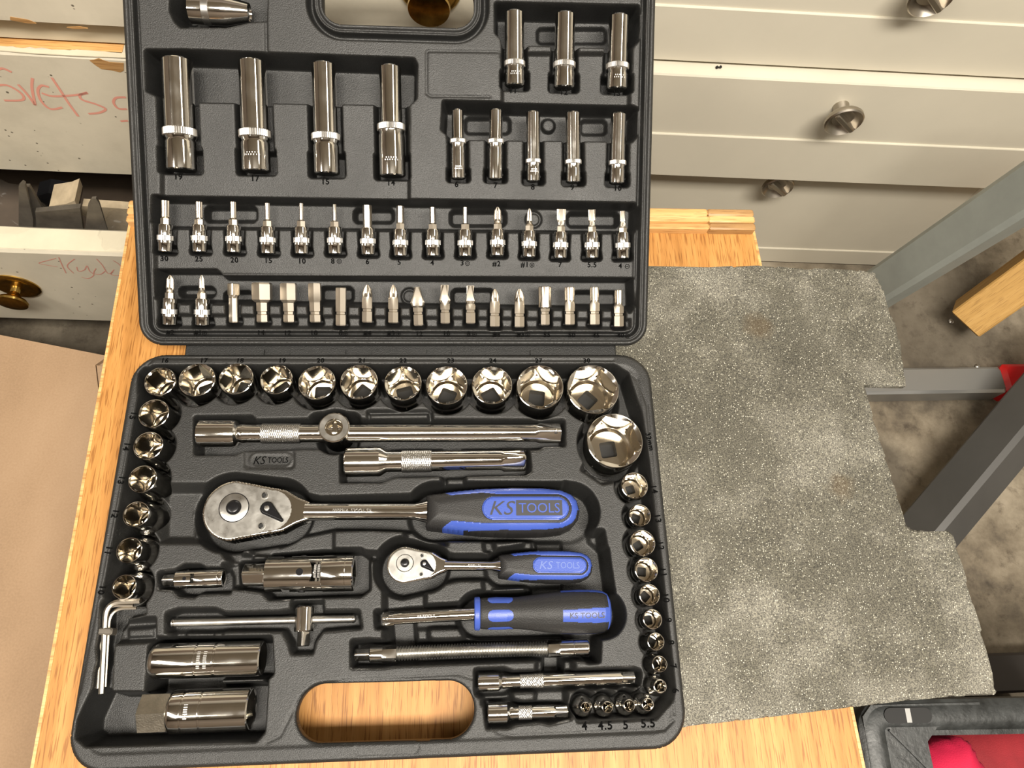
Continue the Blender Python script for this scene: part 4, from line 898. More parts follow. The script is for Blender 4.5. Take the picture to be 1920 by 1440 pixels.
# ================================================================== TOOLS
ORD = {'T': 'top row', 'L': 'left column', 'R': 'right column', 'B': 'bottom row'}
def hexw(vf, mt, name, par): return child(name, vf, mt, par)
for i, (nm, c, r, H, rb, dr, wh) in enumerate(socks):
    mw = Matrix.Translation((c[0] / 1000, c[1] / 1000, -H / 1000)) @ Matrix.Rotation(-math.pi / 2, 4, 'Y')
    t = empty('hex_socket', mw)
    where = {'T': 'standing in the top row of the base', 'L': 'standing in the left column of the base', 'R': 'standing in the right column of the base', 'B': 'standing in the bottom right row of the base'}[wh]
    sz = 'large' if dr == 2 else 'small'
    if nm == '32': lab = 'largest upright chrome socket in the base corner nearest the foam mat'
    else: lab = '%s upright socket at number %s in the %s of the base' % (sz, WORDS[nm], {'T': 'back row', 'L': 'column beside the bare board', 'R': 'column beside the foam', 'B': 'front row'}[wh])
    tag(t, lab, 'socket', 'upright sockets round the base tray')
    hr = r * (.94 if r > 6 else .84 if r > 5 else .76)      # hex corner radius
    ap = hr * .866
    neck = min(rb, r) * .93
    if rb > r * 1.05: body = [(0, 'c', rb - .6), (.6, 'c', rb), (H * .46, 'c', rb), (H * .50, 'c', rb - .5), (H * .58, 'c', r - .05), (H - .9, 'c', r), (H - .2, 'c', r - .35), (H, 'c', r - .75)]
    else: body = [(0, 'c', rb - .6), (.6, 'c', rb), (H * .42, 'c', rb), (H * .48, 'c', rb * .97), (H * .56, 'c', r), (H - 1., 'c', r), (H - .25, 'c', r - .35), (H, 'c', r - .8)]
    rot = math.radians(7.5 * ((i * 5 + 3) % 8)); rs = math.radians(7.5 * ((i * 7 + 2) % 12))
    body += [(H - .15, 'c', min(hr + .15, r - .8)), (H - .7 - r * .03, 'h', ap, rot)]
    child('body', loft(body, 48, True, False), M['chrome'], t, 30)
    dep = H * (.70 if dr == 2 else .6); sq = min(6.3 if dr == 2 else 3.2, ap * .66)
    zf = H - dep
    inner = [(H - .7 - r * .03, 'h', ap, rot), (zf + 2.0, 'h', ap, rot), (zf + 1.9, 'c', ap * .985), (zf + .6, 'c', ap * .88), (zf, 'c', ap * .84), (zf - .1, 's', sq, rs), (2.5, 's', sq, rs)]
    child('hex_bore', loft(inner, 48, False, False), M['inner'], t, 12)
    child('drive_hole', loft([(2.4, 's', sq + .2, rs), (2.5, 's', sq + .15, rs)], 48, True, True), M['dark_hole'], t, 0)

def lidmw(Aw, Bw, h, hB=None):
    """frame with origin at Bw (lid mm), X towards Aw, Z ~ lid normal"""
    p0 = LM @ Vector((Bw[0] / 1000, Bw[1] / 1000, h / 1000)); p1 = LM @ Vector((Aw[0] / 1000, Aw[1] / 1000, h / 1000))
    return frame(p0, p1, tuple(LN)), (p1 - p0).length * 1000
for i, (nm, a, b, rt, rr_, fr, big) in enumerate(DEEP):
    k = mmpx(*b); h = -(rr_ * k) * .55; mw, L = lidmw(Lm(*a, h), Lm(*b, h), h); R = rr_ * k; rtop = rt * k
    t = empty('deep_socket', mw); tag(t, '%s chrome deep socket lying in the lid above the number %s' % ('long thick' if int(nm) >= 14 else 'medium' if int(nm) >= 11 else 'slim', WORDS[nm]), 'socket', 'deep sockets in the lid')
    x = L * fr; rb_ = R * (.97 if big else .93)
    if big and int(nm) >= 15: rb_ = R * .93
    child('body', loft([(0, 'c', rb_ - 1), (.7, 'c', rb_), (x - 4.5, 'c', rb_), (x - 2.5, 'c', rb_ * .93), (x, 'c', R * .95), (x + R * .22, 'c', R * .95), (x + R * .22 + 3.0, 'c', rtop * 1.01), (L - .9, 'c', rtop), (L, 'c', rtop - .7), (L, 'h', rtop * .72), (L - 8, 'h', rtop * .72), (L - 9, 'c', .5)], 48, True, True), M['chrome' if i % 2 else 'chrome'], t, 30)
    kb = child('knurled_band', loft([(x - .3, 'k1', R * .96), (x + .2, 'k1', R), (x + R * .42, 'k1', R), (x + R * .42 + .5, 'k1', R * .96)], 96, True, True), M['knurl'], t, 20)
    hole = child('detent_hole', loft([(0, 'c', 1.1), (.3, 'c', 1.1)], 12), M['dark_hole'], t, 0)
    hole.matrix_local = Matrix.Translation((L * .07, -rb_ * .97 / 1000, 0)) @ Matrix.Rotation(-math.pi / 2, 4, 'Z')
    hole.matrix_local = Matrix.Translation((L * .07 / 1000, -rb_ * .97 / 1000, 0)) @ Matrix.Rotation(-math.pi / 2, 4, 'Z')
    # stamped marking near the drive end
    if nm in ('17', '14', '11', '13', '6', '8'):
        mk = child('stamped_marking', join(*[box(L * .13 / 1000 + (q % 2) * .0016, L * .13 / 1000 + (q % 2) * .0016 + .0009, (-.5 + .09 * q) * rb_ / 1000, (-.44 + .09 * q) * rb_ / 1000, math.sqrt(max(0, 1 - (.5 - .09 * q) ** 2)) * rb_ / 1000 - .0003, math.sqrt(max(0, 1 - (.5 - .09 * q) ** 2)) * rb_ / 1000 + .00012) for q in range(11)]), M['knurl'], t, 0)
KIND = {'t': 'star', 'h': 'hexagonal', 'x': 'cross', 'b': 'blade'}
def tipsecs(kd, r, x0, L):
    if kd == 't': return [(x0, 'c', r * .95), (x0 + .5, 't', r * 1.02), (L - .4, 't', r), (L, 't', r * .85)]
    if kd == 'h': return [(x0, 'h', r), (L - .4, 'h', r), (L, 'h', r * .85)]
    if kd == 'x': return [(x0, 'c', 2.9), (x0 + 1.5, 'c', min(r, 2.6)), (x0 + 3, 'x', r * 1.0), (L - 3, 'x', r * .85), (L - .8, 'x', r * .42), (L, 'x', r * .2)]
    if kd == 'b': return [(x0, 'c', 2.6), (x0 + 2, 'b1.8', max(r * .7, 1.8)), (x0 + 4, 'b1.2', r * .92), (L - .2, 'b0.5', r), (L, 'b0.4', r * .97)]
for row, rn in ((ROW1, 'middle'), (ROW1B, 'bottom')):
    for i, (nm, u0, v0, u1, v1, kd, rt) in enumerate(row):
        h = -4.5; mw, L = lidmw(Lm(u0, v0, h), Lm(u1, v1, h), h)
        t = empty('socket_bit', mw)
        lab = 'socket bit with %s tip above number %s in the upper lid row' % (KIND[kd], WORDS[nm]) if rn == 'middle' else 'socket bit with cross tip above number %s in the lowest lid row' % WORDS[nm]
        tag(t, lab, 'bit', 'socket bits in the lid')
        child('socket_body', loft([(0, 'c', 4.6), (.5, 'c', 5.1), (6, 'c', 5.3), (6.6, 'c', 5.6), (13, 'c', 5.2), (19.2, 'c', 5.2), (20, 'c', 4.8), (20, 'c', 3.2)], 32, True, True), M['chrome'], t, 30)
        child('knurled_band', loft([(8.0, 'k1', 5.3), (8.3, 'k1', 5.75), (11.8, 'k1', 5.75), (12.1, 'k1', 5.3)], 64, True, True), M['knurl'], t, 15)
        hx = 30.5 if kd != 'h' or rt < 2.8 else 21
        secs = [(19, 'h', 2.9), (hx - .6, 'h', 2.9), (hx, 'h', 2.4)] if hx > 22 else [(19, 'h', rt)]
        hl = min(L * .66, 29); secs = [(19, 'h', 2.95, math.pi / 6), (hl - .6, 'h', 2.95, math.pi / 6), (hl, 'h', 2.4, math.pi / 6)] if hx > 22 else [(19, 'h', rt, math.pi / 6)]
        ts = tipsecs(kd, rt, hl + .4 if hx > 22 else 20, L)
        child('bit_tip', loft(secs + ts, 48), M['nickel'], t, 25)
for i, q in enumerate(ROW2):
    nm, kd = q[0], q[5]; h = -4.; mw, L = lidmw(Lm(q[1], q[2], h), Lm(q[3], q[4], h), h)
    t = empty('screw_bit' if kd != 'sq' else 'bit_adapter', mw); R6 = math.pi / 6
    sh = [(0, 'h', 3.1, R6), (.8, 'h', 3.7, R6), (8.5, 'h', 3.7, R6), (9.0, 'h', 3.15, R6), (10.4, 'h', 3.15, R6), (10.9, 'h', 3.7, R6)]
    if kd == 'sq':
        vf = loft([(0, 'h', 2.7, R6), (.8, 'h', 3.1, R6), (18.5, 'h', 3.1, R6), (19, 'c', 3.5), (20.5, 'c', 3.9), (21, 's', 3.5, 0), (L - .5, 's', 3.5, 0), (L, 's', 3.0, 0)], 48); lab = 'short steel adapter with a square end, left of the big hexagonal bits'
    elif kd[0] == 'H':
        R = float(kd[1:]) * mmpx(q[1], q[2]); vf = loft([(0, 'h', 3.1, R6), (.8, 'h', 3.9, R6), (6, 'h', 3.9, R6), (6.5, 'h', 3.3, R6), (8.2, 'h', 3.3, R6), (8.8, 'h', 3.9, R6), (L * .5, 'h', 3.9, R6), (L * .545, 'h', R * .82, R6), (L * .58, 'h', R * .92, R6), (L - 1.2, 'h', R * .92, R6), (L, 'h', R * .84, R6)], 48); lab = 'wide hexagonal steel bit above number %s in the lowest lid row' % WORDS[nm]
    elif kd == 'h': vf = loft(sh + [(L - .6, 'h', 3.7, R6), (L, 'h', 3.2, R6)], 48); lab = 'plain straight hexagonal steel bit in the lowest row of the lid'
    elif kd == 'x':
        vf = loft(sh + [(L * .62, 'h', 3.7, R6), (L * .68, 'c', 3.8), (L * .78, 'x', 4.0, i * .4), (L * .9, 'x', 3.0, i * .4), (L, 'x', 1.1, i * .4)], 48); lab = 'cross tip steel bit in the lowest lid row, %s' % {5: 'next to the plain hexagonal bit', 6: 'next to the widest flat bit', 10: 'next to the narrowest flat bit', 11: 'next to the thickest star bit'}[i]
    elif kd[0] == 'w':
        R = float(kd[1:]) * mmpx(q[1], q[2]); vf = loft([(s[0], s[1], s[2] * .95, R6) for s in sh] + [(L * .47, 'h', 3.6, R6), (L * .52, 'c', R * .9), (L * .60, 'b4.2', R), (L * .75, 'b3.2', R * .62, 0, (R * .12 if nm != '12' else 0, 0)), (L - .3, 'b0.8', max(2.2, R * .36 if nm == '12' else R * .75)), (L, 'b0.7', max(2.1, R * .33 if nm == '12' else R * .7))], 48); lab = 'flat blade steel bit above number %s in the lowest lid row' % WORDS[nm]
    else:
        R = float(kd[1:]) * mmpx(q[1], q[2]); s_ = .9 if R > 4 else 1
        vf = loft([(s[0], s[1], s[2] * s_, R6) for s in sh] + ([(L * .43, 'h', 3.5, R6), (L * .47, 'c', R)] if R > 4.2 else [(L * .55, 'h', 3.7, R6), (L * .62, 'c', R * .95)]) + [(L * .66, 't', R), (L - .5, 't', R), (L, 't', R * .88)], 48); lab = 'star tip steel bit above number %s in the lowest lid row' % WORDS[nm]
    o = mesh('shank', *vf, M['nickel'], None, None, 25); o.parent = t
    tag(t, lab, 'adapter' if kd == 'sq' else 'bit', None if kd == 'sq' else 'loose steel bits in the bottom row of the lid')
    if kd == 'sq': bl = child('detent_ball', loft([(-.2, 'c', .9), (.3, 'c', .8), (.6, 'c', .3)], 12), M['black_steel'], t); bl.matrix_local = Matrix.Translation((.0262, 0, .0035)) @ Matrix.Rotation(-math.pi / 2, 4, 'Y')
# adapter at the top left of the lid
mw, L = lidmw(Lm(464, 23, -8), Lm(357, 17, -8), -8); k = mmpx(400, 20)
t = empty('impact_coupler', mw); tag(t, 'short chrome adapter lying at the top left corner of the lid', 'adapter')
child('body', loft([(0, 'c', 25 * k), (.6, 'c', 27 * k), (25, 'c', 27 * k), (27, 'c', 26 * k), (42, 'c', 17 * k), (L - .7, 'c', 15 * k), (L, 'c', 14 * k)], 48), M['chrome'], t)
child('body_ring', loft([(10, 'c', 27 * k), (10.3, 'c', 27.6 * k), (15, 'c', 27.6 * k), (15.3, 'c', 27 * k)], 48), M['knurl'], t)

# ---- long things in the base; frame with X along the tool
def basemw(a, b, ha, hb=None):
    hb = ha if hb is None else hb
    p0 = Vector(at(*a, ha / 1000)); p1 = Vector(at(*b, hb / 1000)); return frame(p0, p1), (p1 - p0).length * 1000, np.hypot(b[0] - a[0], b[1] - a[1])
def diamond(name, x0, x1, r, par, n=72, pitch=1.35):
    m = int((x1 - x0) / .28) + 1; V = []; F = []; kk = 18
    for i in range(m + 1):
        x = x0 + (x1 - x0) * i / m; e = 0 if i in (0, m) else 1
        for j in range(n):
            a = 2 * math.pi * j / n; ph = 2 * math.pi * x / (pitch * 2)
            hgt = max(abs(math.cos(kk / 2 * a + ph)), abs(math.cos(kk / 2 * a - ph))) ** 2
            hgt = min(abs(math.sin(kk / 2 * a + ph)), abs(math.sin(kk / 2 * a - ph)))
            q = r - .25 + e * .42 * hgt; V.append((x / 1000, math.cos(a) * q / 1000, math.sin(a) * q / 1000))
    for i in range(m):
        for j in range(n): F.append((i * n + j, (i + 1) * n + j, (i + 1) * n + (j + 1) % n, i * n + (j + 1) % n))
    o = mesh(name, V, F, M['knurl'], None, None, 20); o.parent = par; return o
def ball(par, x, r0, z, mt='chrome'):
    o = child('detent_ball', loft([(-.4, 'c', r0), (r0 * .4, 'c', r0 * .85), (r0 * .75, 'c', r0 * .45), (r0 * .85, 'c', r0 * .1)], 16), M[mt], par); o.matrix_local = Matrix.Translation((x / 1000, 0, z / 1000)) @ Matrix.Rotation(-math.pi / 2, 4, 'Y'); return o
# 250 mm extension
h = -5; mw, L, px = basemw((374, 813), (1051, 812), h); s = L / px
t = empty('extension_bar', mw); tag(t, 'longest chrome extension bar, running through the upright round slider in the base', 'extension bar')
X_ = lambda u: (u - 374) * s
child('bar_body', loft([(0, 'c', 24 * s), (.8, 'c', 25.5 * s), (X_(434), 'c', 25.5 * s), (X_(441), 'c', 24 * s), (X_(446), 'c', 17 * s), (X_(451), 'c', 18.5 * s), (X_(456), 'c', 18.5 * s), (X_(462), 'c', 17.5 * s), (X_(1000), 'c', 17 * s), (X_(1010), 's', 15.5 * s, 0), (L - .6, 's', 15.5 * s, 0), (L, 's', 14 * s, 0)], 48), M['chrome'], t)
diamond('knurled_grip', X_(488), X_(560), 18.7 * s, t); ball(t, X_(1040), 2.6, 15.5 * s)
h = -5; mw, L, px = basemw((648, 867), (985, 862), h); s = L / px
t = empty('extension_bar', mw); tag(t, 'medium thick chrome extension bar below the longest one', 'extension bar')
X_ = lambda u: (u - 648) * s
child('bar_body', loft([(0, 'c', 25.5 * s), (.9, 'c', 27.5 * s), (X_(708), 'c', 27.5 * s), (X_(713), 'c', 27 * s), (X_(724), 'c', 20 * s), (X_(735), 'c', 19.5 * s), (X_(938), 'c', 19 * s), (X_(944), 's', 17.5 * s, .0), (L - 1.4, 's', 17.5 * s, .0), (L, 's', 15.5 * s, 0)], 48), M['chrome'], t)
diamond('knurled_grip', X_(752), X_(808), 20.6 * s, t)
# sliding head standing on end around the long bar
c = at(626, 801, .004); t = empty('round_slider', Matrix.Translation(c) @ Matrix.Rotation(math.pi / 2, 4, 'Y'))
tag(t, 'round chrome slider head standing on end across the longest extension bar', 'slider')
r = 11.3
child('body', loft([(26, 'c', r - 1), (26, 'c', r), (.6, 'c', r), (0, 'c', r - .6), (0, 'c', 6.3), (.6, 'c', 6.0), (5, 'c', 6.0)], 64, True, False), M['chrome'], t, 30)
child('face_ring', loft([(-.05, 'c', r - .9), (-.15, 'c', r - 1.), (-.15, 'c', 6.6), (-.05, 'c', 6.5)], 64, False, False), M['satin'], t, 30)
child('drive_recess', loft([(1.6, 'c', 5.95), (1.6, 's', 3.9, 0), (4.5, 's', 3.9, 0), (4.6, 's', .5, 0)], 48, False, True), M['inner'], t, 25)
bb = child('cross_plate', box(.0006, .0014, -.0036, .0036, -.0011, .0026, .0003), M['chrome'], t)
# small extensions
for (a, b, segs, lab) in (((896, 1280), (1190, 1270), dict(so=936, kn=(973, 1018), sq=1166, rs=16, rb=11.5, kr=12), 'slim chrome extension bar beside the handle opening, longer than the one below it'),
                          ((914, 1338), (1065, 1333.5), dict(so=952, kn=(971, 997), sq=1041, rs=18, rb=11.5, kr=12.2), 'shortest chrome extension bar beside the front row of tiny sockets')):
    mw, L, px = basemw(a, b, -5); s = L / px; X_ = lambda u: (u - a[0]) * s
    t = empty('extension_bar', mw); tag(t, lab, 'extension bar')
    child('bar_body', loft([(0, 'c', (segs['rs'] - 1.5) * s), (.6, 'c', segs['rs'] * s), (X_(segs['so'] - 2), 'c', segs['rs'] * s), (X_(segs['so'] + 4), 'c', segs['rb'] * s), (X_(segs['so'] + 7), 'c', segs['rb'] * 1.08 * s), (X_(segs['so'] + 14), 'c', segs['rb'] * s), (X_(segs['sq'] - 3), 'c', segs['rb'] * s), (X_(segs['sq'] + 1), 's', 8.3 * s, 0), (L - .5, 's', 8.3 * s, 0), (L, 's', 7 * s, 0)], 48), M['chrome'], t)
    diamond('knurled_grip', X_(segs['kn'][0]), X_(segs['kn'][1]), segs['kr'] * s, t, pitch=1.5)
# spark plug sockets
mw, L, px = basemw((285, 1240), (493, 1234), -8); s = L / px
t = empty('spark_plug_socket', mw); tag(t, 'wide chrome spark plug socket, the upper of two at the lower left', 'socket', 'spark plug sockets')
X_ = lambda u: (u - 285) * s; R = 32.5 * s
child('body', loft([(2, 'c', R * .5), (0, 'c', R * .72), (0, 'c', R - 2.5), (1.5, 'c', R - .8), (4, 'c', R), (X_(370), 'c', R), (X_(371), 'c', R - .5), (X_(373), 'c', R - .5), (X_(374), 'c', R), (X_(405), 'c', R), (X_(406), 'c', R - .5), (X_(409), 'c', R - .5), (X_(410), 'c', R), (L - .8, 'c', R), (L, 'c', R - .8), (L - .3, 'h', R * .80), (L - 14, 'h', R * .80), (L - 15, 'c', 1)], 64), M['chrome'], t)
child('stamped_marking', join(*[box(X_(378 + 12 * (q // 9)) / 1000, X_(378 + 12 * (q // 9)) / 1000 + .0021, (.45 - .11 * (q % 9)) * R / 1000, (.39 - .11 * (q % 9)) * R / 1000, .0, math.sqrt(1 - (.45 - .11 * (q % 9)) ** 2) * R / 1000 + .00015) for q in range(18)]), M['knurl'], t, 0)
mw, L, px = basemw((267, 1337), (472, 1329), -9); s = L / px
t = empty('spark_plug_socket', mw); tag(t, 'wide chrome spark plug socket with a flat hexagonal end, the lower of two', 'socket', 'spark plug sockets')
X_ = lambda u: (u - 267) * s; R = 39.5 * s
child('body', loft([(X_(320), 'c', R * .86), (X_(324), 'c', R * .97), (X_(328), 'c', R), (X_(347), 'c', R), (X_(348), 'c', R - .5), (X_(350), 'c', R - .5), (X_(351), 'c', R), (X_(381), 'c', R), (X_(382), 'c', R - .5), (X_(384), 'c', R - .5), (X_(385), 'c', R), (L - .8, 'c', R), (L, 'c', R - .8), (L - .3, 'h', R * .80), (L - 14, 'h', R * .80), (L - 15, 'c', 1)], 64), M['chrome'], t)
child('hexagonal_end', loft([(0, 'c', R * .5), (0, 'c', R * .76), (.8, 'h', R * .84, math.pi / 6), (X_(321), 'h', R * .84, math.pi / 6), (X_(323), 'h', R * .7, math.pi / 6)], 48), M['satin_dark'], t, 25)
child('stamped_marking', join(*[box(X_(356) / 1000, X_(356) / 1000 + .0024, (.35 - .1 * q) * R / 1000, (.29 - .1 * q) * R / 1000, .0, math.sqrt(1 - (.35 - .1 * q) ** 2) * R / 1000 + .00015) for q in range(7)]), M['knurl'], t, 0)
# universal joints
def ujoint(a, b, h, sq, hw, xs, lab, body_mt='chrome'):
    mw, L, px = basemw(a, b, h); s = L / px; X_ = lambda u: (u - a[0]) * s
    t = empty('universal_joint', mw); tag(t, lab, 'universal joint', 'universal joints')
    xq, xb, xy, xc, xd = [X_(q) for q in xs]; R = hw * s
    child('square_end', loft([(0, 's', sq * s * .88, 0), (.6, 's', sq * s, 0), (xq + .5, 's', sq * s, 0)], 48), M['chrome'], t)
    child('yoke', loft([(xq, 'c', R * .86), (xq + .6, 'c', R * .95), (xb, 'c', R * .95), (xb + .8, 'c', R * .5)], 48), M[body_mt], t)
    def ears(x0, x1, nrm, sgn):
        V = []; F = []; nt, nx, phi = 14, 8, math.radians(58)
        for base in (0, math.pi):
            o0 = len(V)
            for rad in (R * .97, R * .62):
                for i in range(nt + 1):
                    tt_ = -1 + 2 * i / nt; an = base + tt_ * phi + (math.pi / 2 if nrm == 'z' else 0)
                    xe = x1 - sgn * R * .85 * (1 - math.sqrt(max(0, 1 - tt_ * tt_)))
                    for j in range(nx + 1):
                        x = x0 + (xe - x0) * j / nx; V.append((x / 1000, math.cos(an) * rad / 1000, math.sin(an) * rad / 1000))
            m1 = (nt + 1) * (nx + 1)
            for i in range(nt):
                for j in range(nx):
                    q = o0 + i * (nx + 1) + j; F.append((q, q + 1, q + nx + 2, q + nx + 1)); q += m1; F.append((q, q + nx + 1, q + nx + 2, q + 1))
            for i in range(nt):
                q = o0 + i * (nx + 1) + nx; F.append((q, q + m1, q + m1 + nx + 1, q + nx + 1))
            for j in range(nx):
                q = o0 + j; F.append((q, q + m1, q + m1 + 1, q + 1)); q = o0 + nt * (nx + 1) + j; F.append((q, q + 1, q + m1 + 1, q + m1))
        return V, F
    child('yoke_ears', ears(xb - .5, xy, 'z', 1), M[body_mt], t, 30)
    child('yoke_ears', ears(xd + .5, xc, 'y', -1), M[body_mt], t, 30)
    xm = (xy + xc) / 2
    child('centre_block', box((xm - R * .5) / 1000, (xm + R * .5) / 1000, -R * .6 / 1000, R * .6 / 1000, -R * .6 / 1000, R * .6 / 1000, .0008), M['satin'], t)
    pn = child('pivot_pin', loft([(-R * 1.0, 'c', R * .2), (R * .97, 'c', R * .2)], 16), M['black_steel'], t); pn.matrix_local = Matrix.Translation((xm / 1000, 0, 0)) @ Matrix.Rotation(-math.pi / 2, 4, 'Y')
    pn = child('pivot_pin', loft([(-R * 1.0, 'c', R * .2), (R * 1.0, 'c', R * .2)], 16), M['black_steel'], t); pn.matrix_local = Matrix.Translation((xm / 1000, 0, 0)) @ Matrix.Rotation(math.pi / 2, 4, 'Z')
    child('socket_end', loft([(xd, 'c', R * .6), (xd, 'c', R * .98), (xd + .5, 'c', R), (L * .93 - .6, 'c', R), (L * .93 - .3, 'c', R * .97), (L * .93, 'c', R), (L - .7, 'c', R), (L, 'c', R * .94), (L - .2, 's', R * .58, 0), (L - R, 's', R * .58, 0)], 48), M[body_mt], t)
ujoint((457, 1078), (665, 1074), -4, 16, 34, (500, 532, 590, 545, 606), 'large chrome universal joint left of the small ratchet')
ujoint((306, 1088), (420, 1084), -5, 8.5, 17.5, (330, 341, 362, 340, 368), 'small chrome universal joint left of the large one')
child('stamped_marking', join(*[box(.0492 + .0024 * (q // 8), .0508 + .0024 * (q // 8), (4.5 - 1.1 * (q % 8)) / 1000, (3.8 - 1.1 * (q % 8)) / 1000, .006, math.sqrt(12.75 ** 2 - (4.5 - 1.1 * (q % 8)) ** 2) / 1000 + .0001) for q in range(16)]), M['knurl'], [o for o in bpy.data.objects if o.name.startswith('universal_joint')][0], 0)
# sliding T bar
mw, L, px = basemw((321, 1168), (667, 1160), -6); s = L / px; X_ = lambda u: (u - 321) * s
t = empty('sliding_bar', mw); tag(t, 'thin steel sliding bar lying crosswise through the small T head', 'bar')
child('rod', loft([(0, 'c', 5.5 * s), (.7, 'c', 7.4 * s), (L - .7, 'c', 7.4 * s), (L, 'c', 5.8 * s)], 32), M['satin'], t)
for x in (X_(325), X_(661)): child('stop_ring', loft([(x, 'c', 7.5 * s), (x + .2, 'c', 8 * s), (x + .8, 'c', 8 * s), (x + 1, 'c', 7.5 * s)], 32), M['chrome'], t)
mw, L, px = basemw((572, 1138), (568.5, 1212), -6); s = L / px
t = empty('t_slider_head', mw); tag(t, 'small chrome T head with a square tip pointing down, on the thin sliding bar', 'slider')
child('body', loft([(0, 'c', 17.5 * s), (.6, 'c', 19 * s), (45 * s, 'c', 19 * s), (47 * s, 'c', 17.5 * s), (48 * s, 's', 9.5 * s, 0), (L - .5, 's', 9.2 * s, 0), (L, 's', 8 * s, 0)], 48), M['chrome'], t)
# hex keys
def hexkey(pts, r, label, hz):
    P3 = []
    for i in range(len(pts)):
        P3.append(Vector(at(*pts[i], hz / 1000)))
    # round the corner between long and short leg with a quadratic
    a, b, c_ = P3; R_ = .010; d1 = (a - b).normalized(); d2 = (c_ - b).normalized(); s0 = b + d1 * R_; s1 = b + d2 * R_
    path = [a] + [s0 * (1 - q) ** 2 + b * 2 * q * (1 - q) + s1 * q * q for q in np.linspace(0, 1, 9)] + [c_]
    V = []; F = []; n = 6; c0 = a.copy()
    for i, p in enumerate(path):
        tn = (path[min(i + 1, len(path) - 1)] - path[max(i - 1, 0)]).normalized(); up = Vector((0, 0, 1)); sd = up.cross(tn)
        for j in range(n):
            an = math.pi / 3 * j + math.pi / 6; V.append(p - c0 + (sd * math.cos(an) + up * math.sin(an)) * r / 1000)
    for i in range(len(path) - 1):
        for j in range(n): F.append((i * n + j, i * n + (j + 1) % n, (i + 1) * n + (j + 1) % n, (i + 1) * n + j))
    F += [tuple(range(n))[::-1], tuple(range((len(path) - 1) * n, len(path) * n))]
    o = mesh('hex_key', V, F, M['nickel'], None, Matrix.Translation(c0), 20); return tag(o, label, 'hex key', 'nested hex keys at the lower left')
hexkey([(190, 1301), (199, 1129), (263, 1127)], 1.75, 'thick L-shaped hex key, right-hand rod with the topmost bent arm', -3.2)
hexkey([(183.5, 1291), (193.5, 1135), (250, 1135)], 1.15, 'thin L-shaped hex key, leftmost rod of the nested hex keys', -6.0)
hexkey([(197, 1288), (206, 1141), (256, 1140)], 1.1, 'thin L-shaped hex key nested inside the bend of the thick one', -6.2)
p = at(199, 1184, -.0045); o = mesh('key_clip', *box(-.0062, .0052, -.0022, .0022, -.005, .0034, .0008), M['tin'], None, Matrix.Translation(p) @ Matrix.Rotation(-.04, 4, 'Z')); tag(o, 'small grey clip holding the hex keys together', 'clip')
# flexible extension
mw, L, px = basemw((665, 1228), (1103, 1214), -6); s = L / px; X_ = lambda u: (u - 665) * s
t = empty('flexible_extension', mw); tag(t, 'flexible coil spring extension shaft lying above the handle opening', 'extension shaft')
child('square_end', loft([(0, 's', 7.2 * s, 0), (.6, 's', 8.3 * s, 0), (X_(694), 's', 8.3 * s, 0)], 48), M['chrome'], t)
child('collar', loft([(X_(692), 'c', 12 * s), (X_(694), 'c', 14 * s), (X_(715), 'c', 14.3 * s), (X_(718), 'h', 13.4 * s), (X_(742), 'h', 13.4 * s), (X_(743), 'c', 12 * s)], 48), M['chrome'], t, 25)
V = []; F = []; n = 24; x0, x1 = X_(743), X_(1024); pit = 1.9; m_ = int((x1 - x0) / pit * 8); bow = 1.3
for i in range(m_ + 1):
    x = x0 + (x1 - x0) * i / m_; y0 = -bow * math.sin(math.pi * (x - x0) / (x1 - x0)) * 0 + bow * math.sin(math.pi * (x - x0) / (x1 - x0)) * .4
    for j in range(n):
        a = 2 * math.pi * j / n; r_ = 11.6 * s + .6 * math.cos(2 * math.pi * x / pit + a)
        V.append((x / 1000, (math.cos(a) * r_ + y0) / 1000, math.sin(a) * r_ / 1000))
for i in range(m_):
    for j in range(n): F.append((i * n + j, (i + 1) * n + j, (i + 1) * n + (j + 1) % n, i * n + (j + 1) % n))
child('coil_spring', (V, F), M['satin'], t, 60)
child('socket_end', loft([(X_(1024), 'c', 12 * s), (X_(1026), 'h', 13.2 * s), (X_(1045), 'h', 13.2 * s), (X_(1049), 'c', 14.6 * s), (X_(1074), 'c', 14.8 * s), (X_(1075), 'c', 14.2 * s), (X_(1078), 'c', 14.8 * s), (L - .6, 'c', 14.8 * s), (L, 'c', 13.8 * s), (L - .1, 's', 8 * s, 0), (L - 6, 's', 8 * s, 0)], 48), M['chrome'], t, 25)

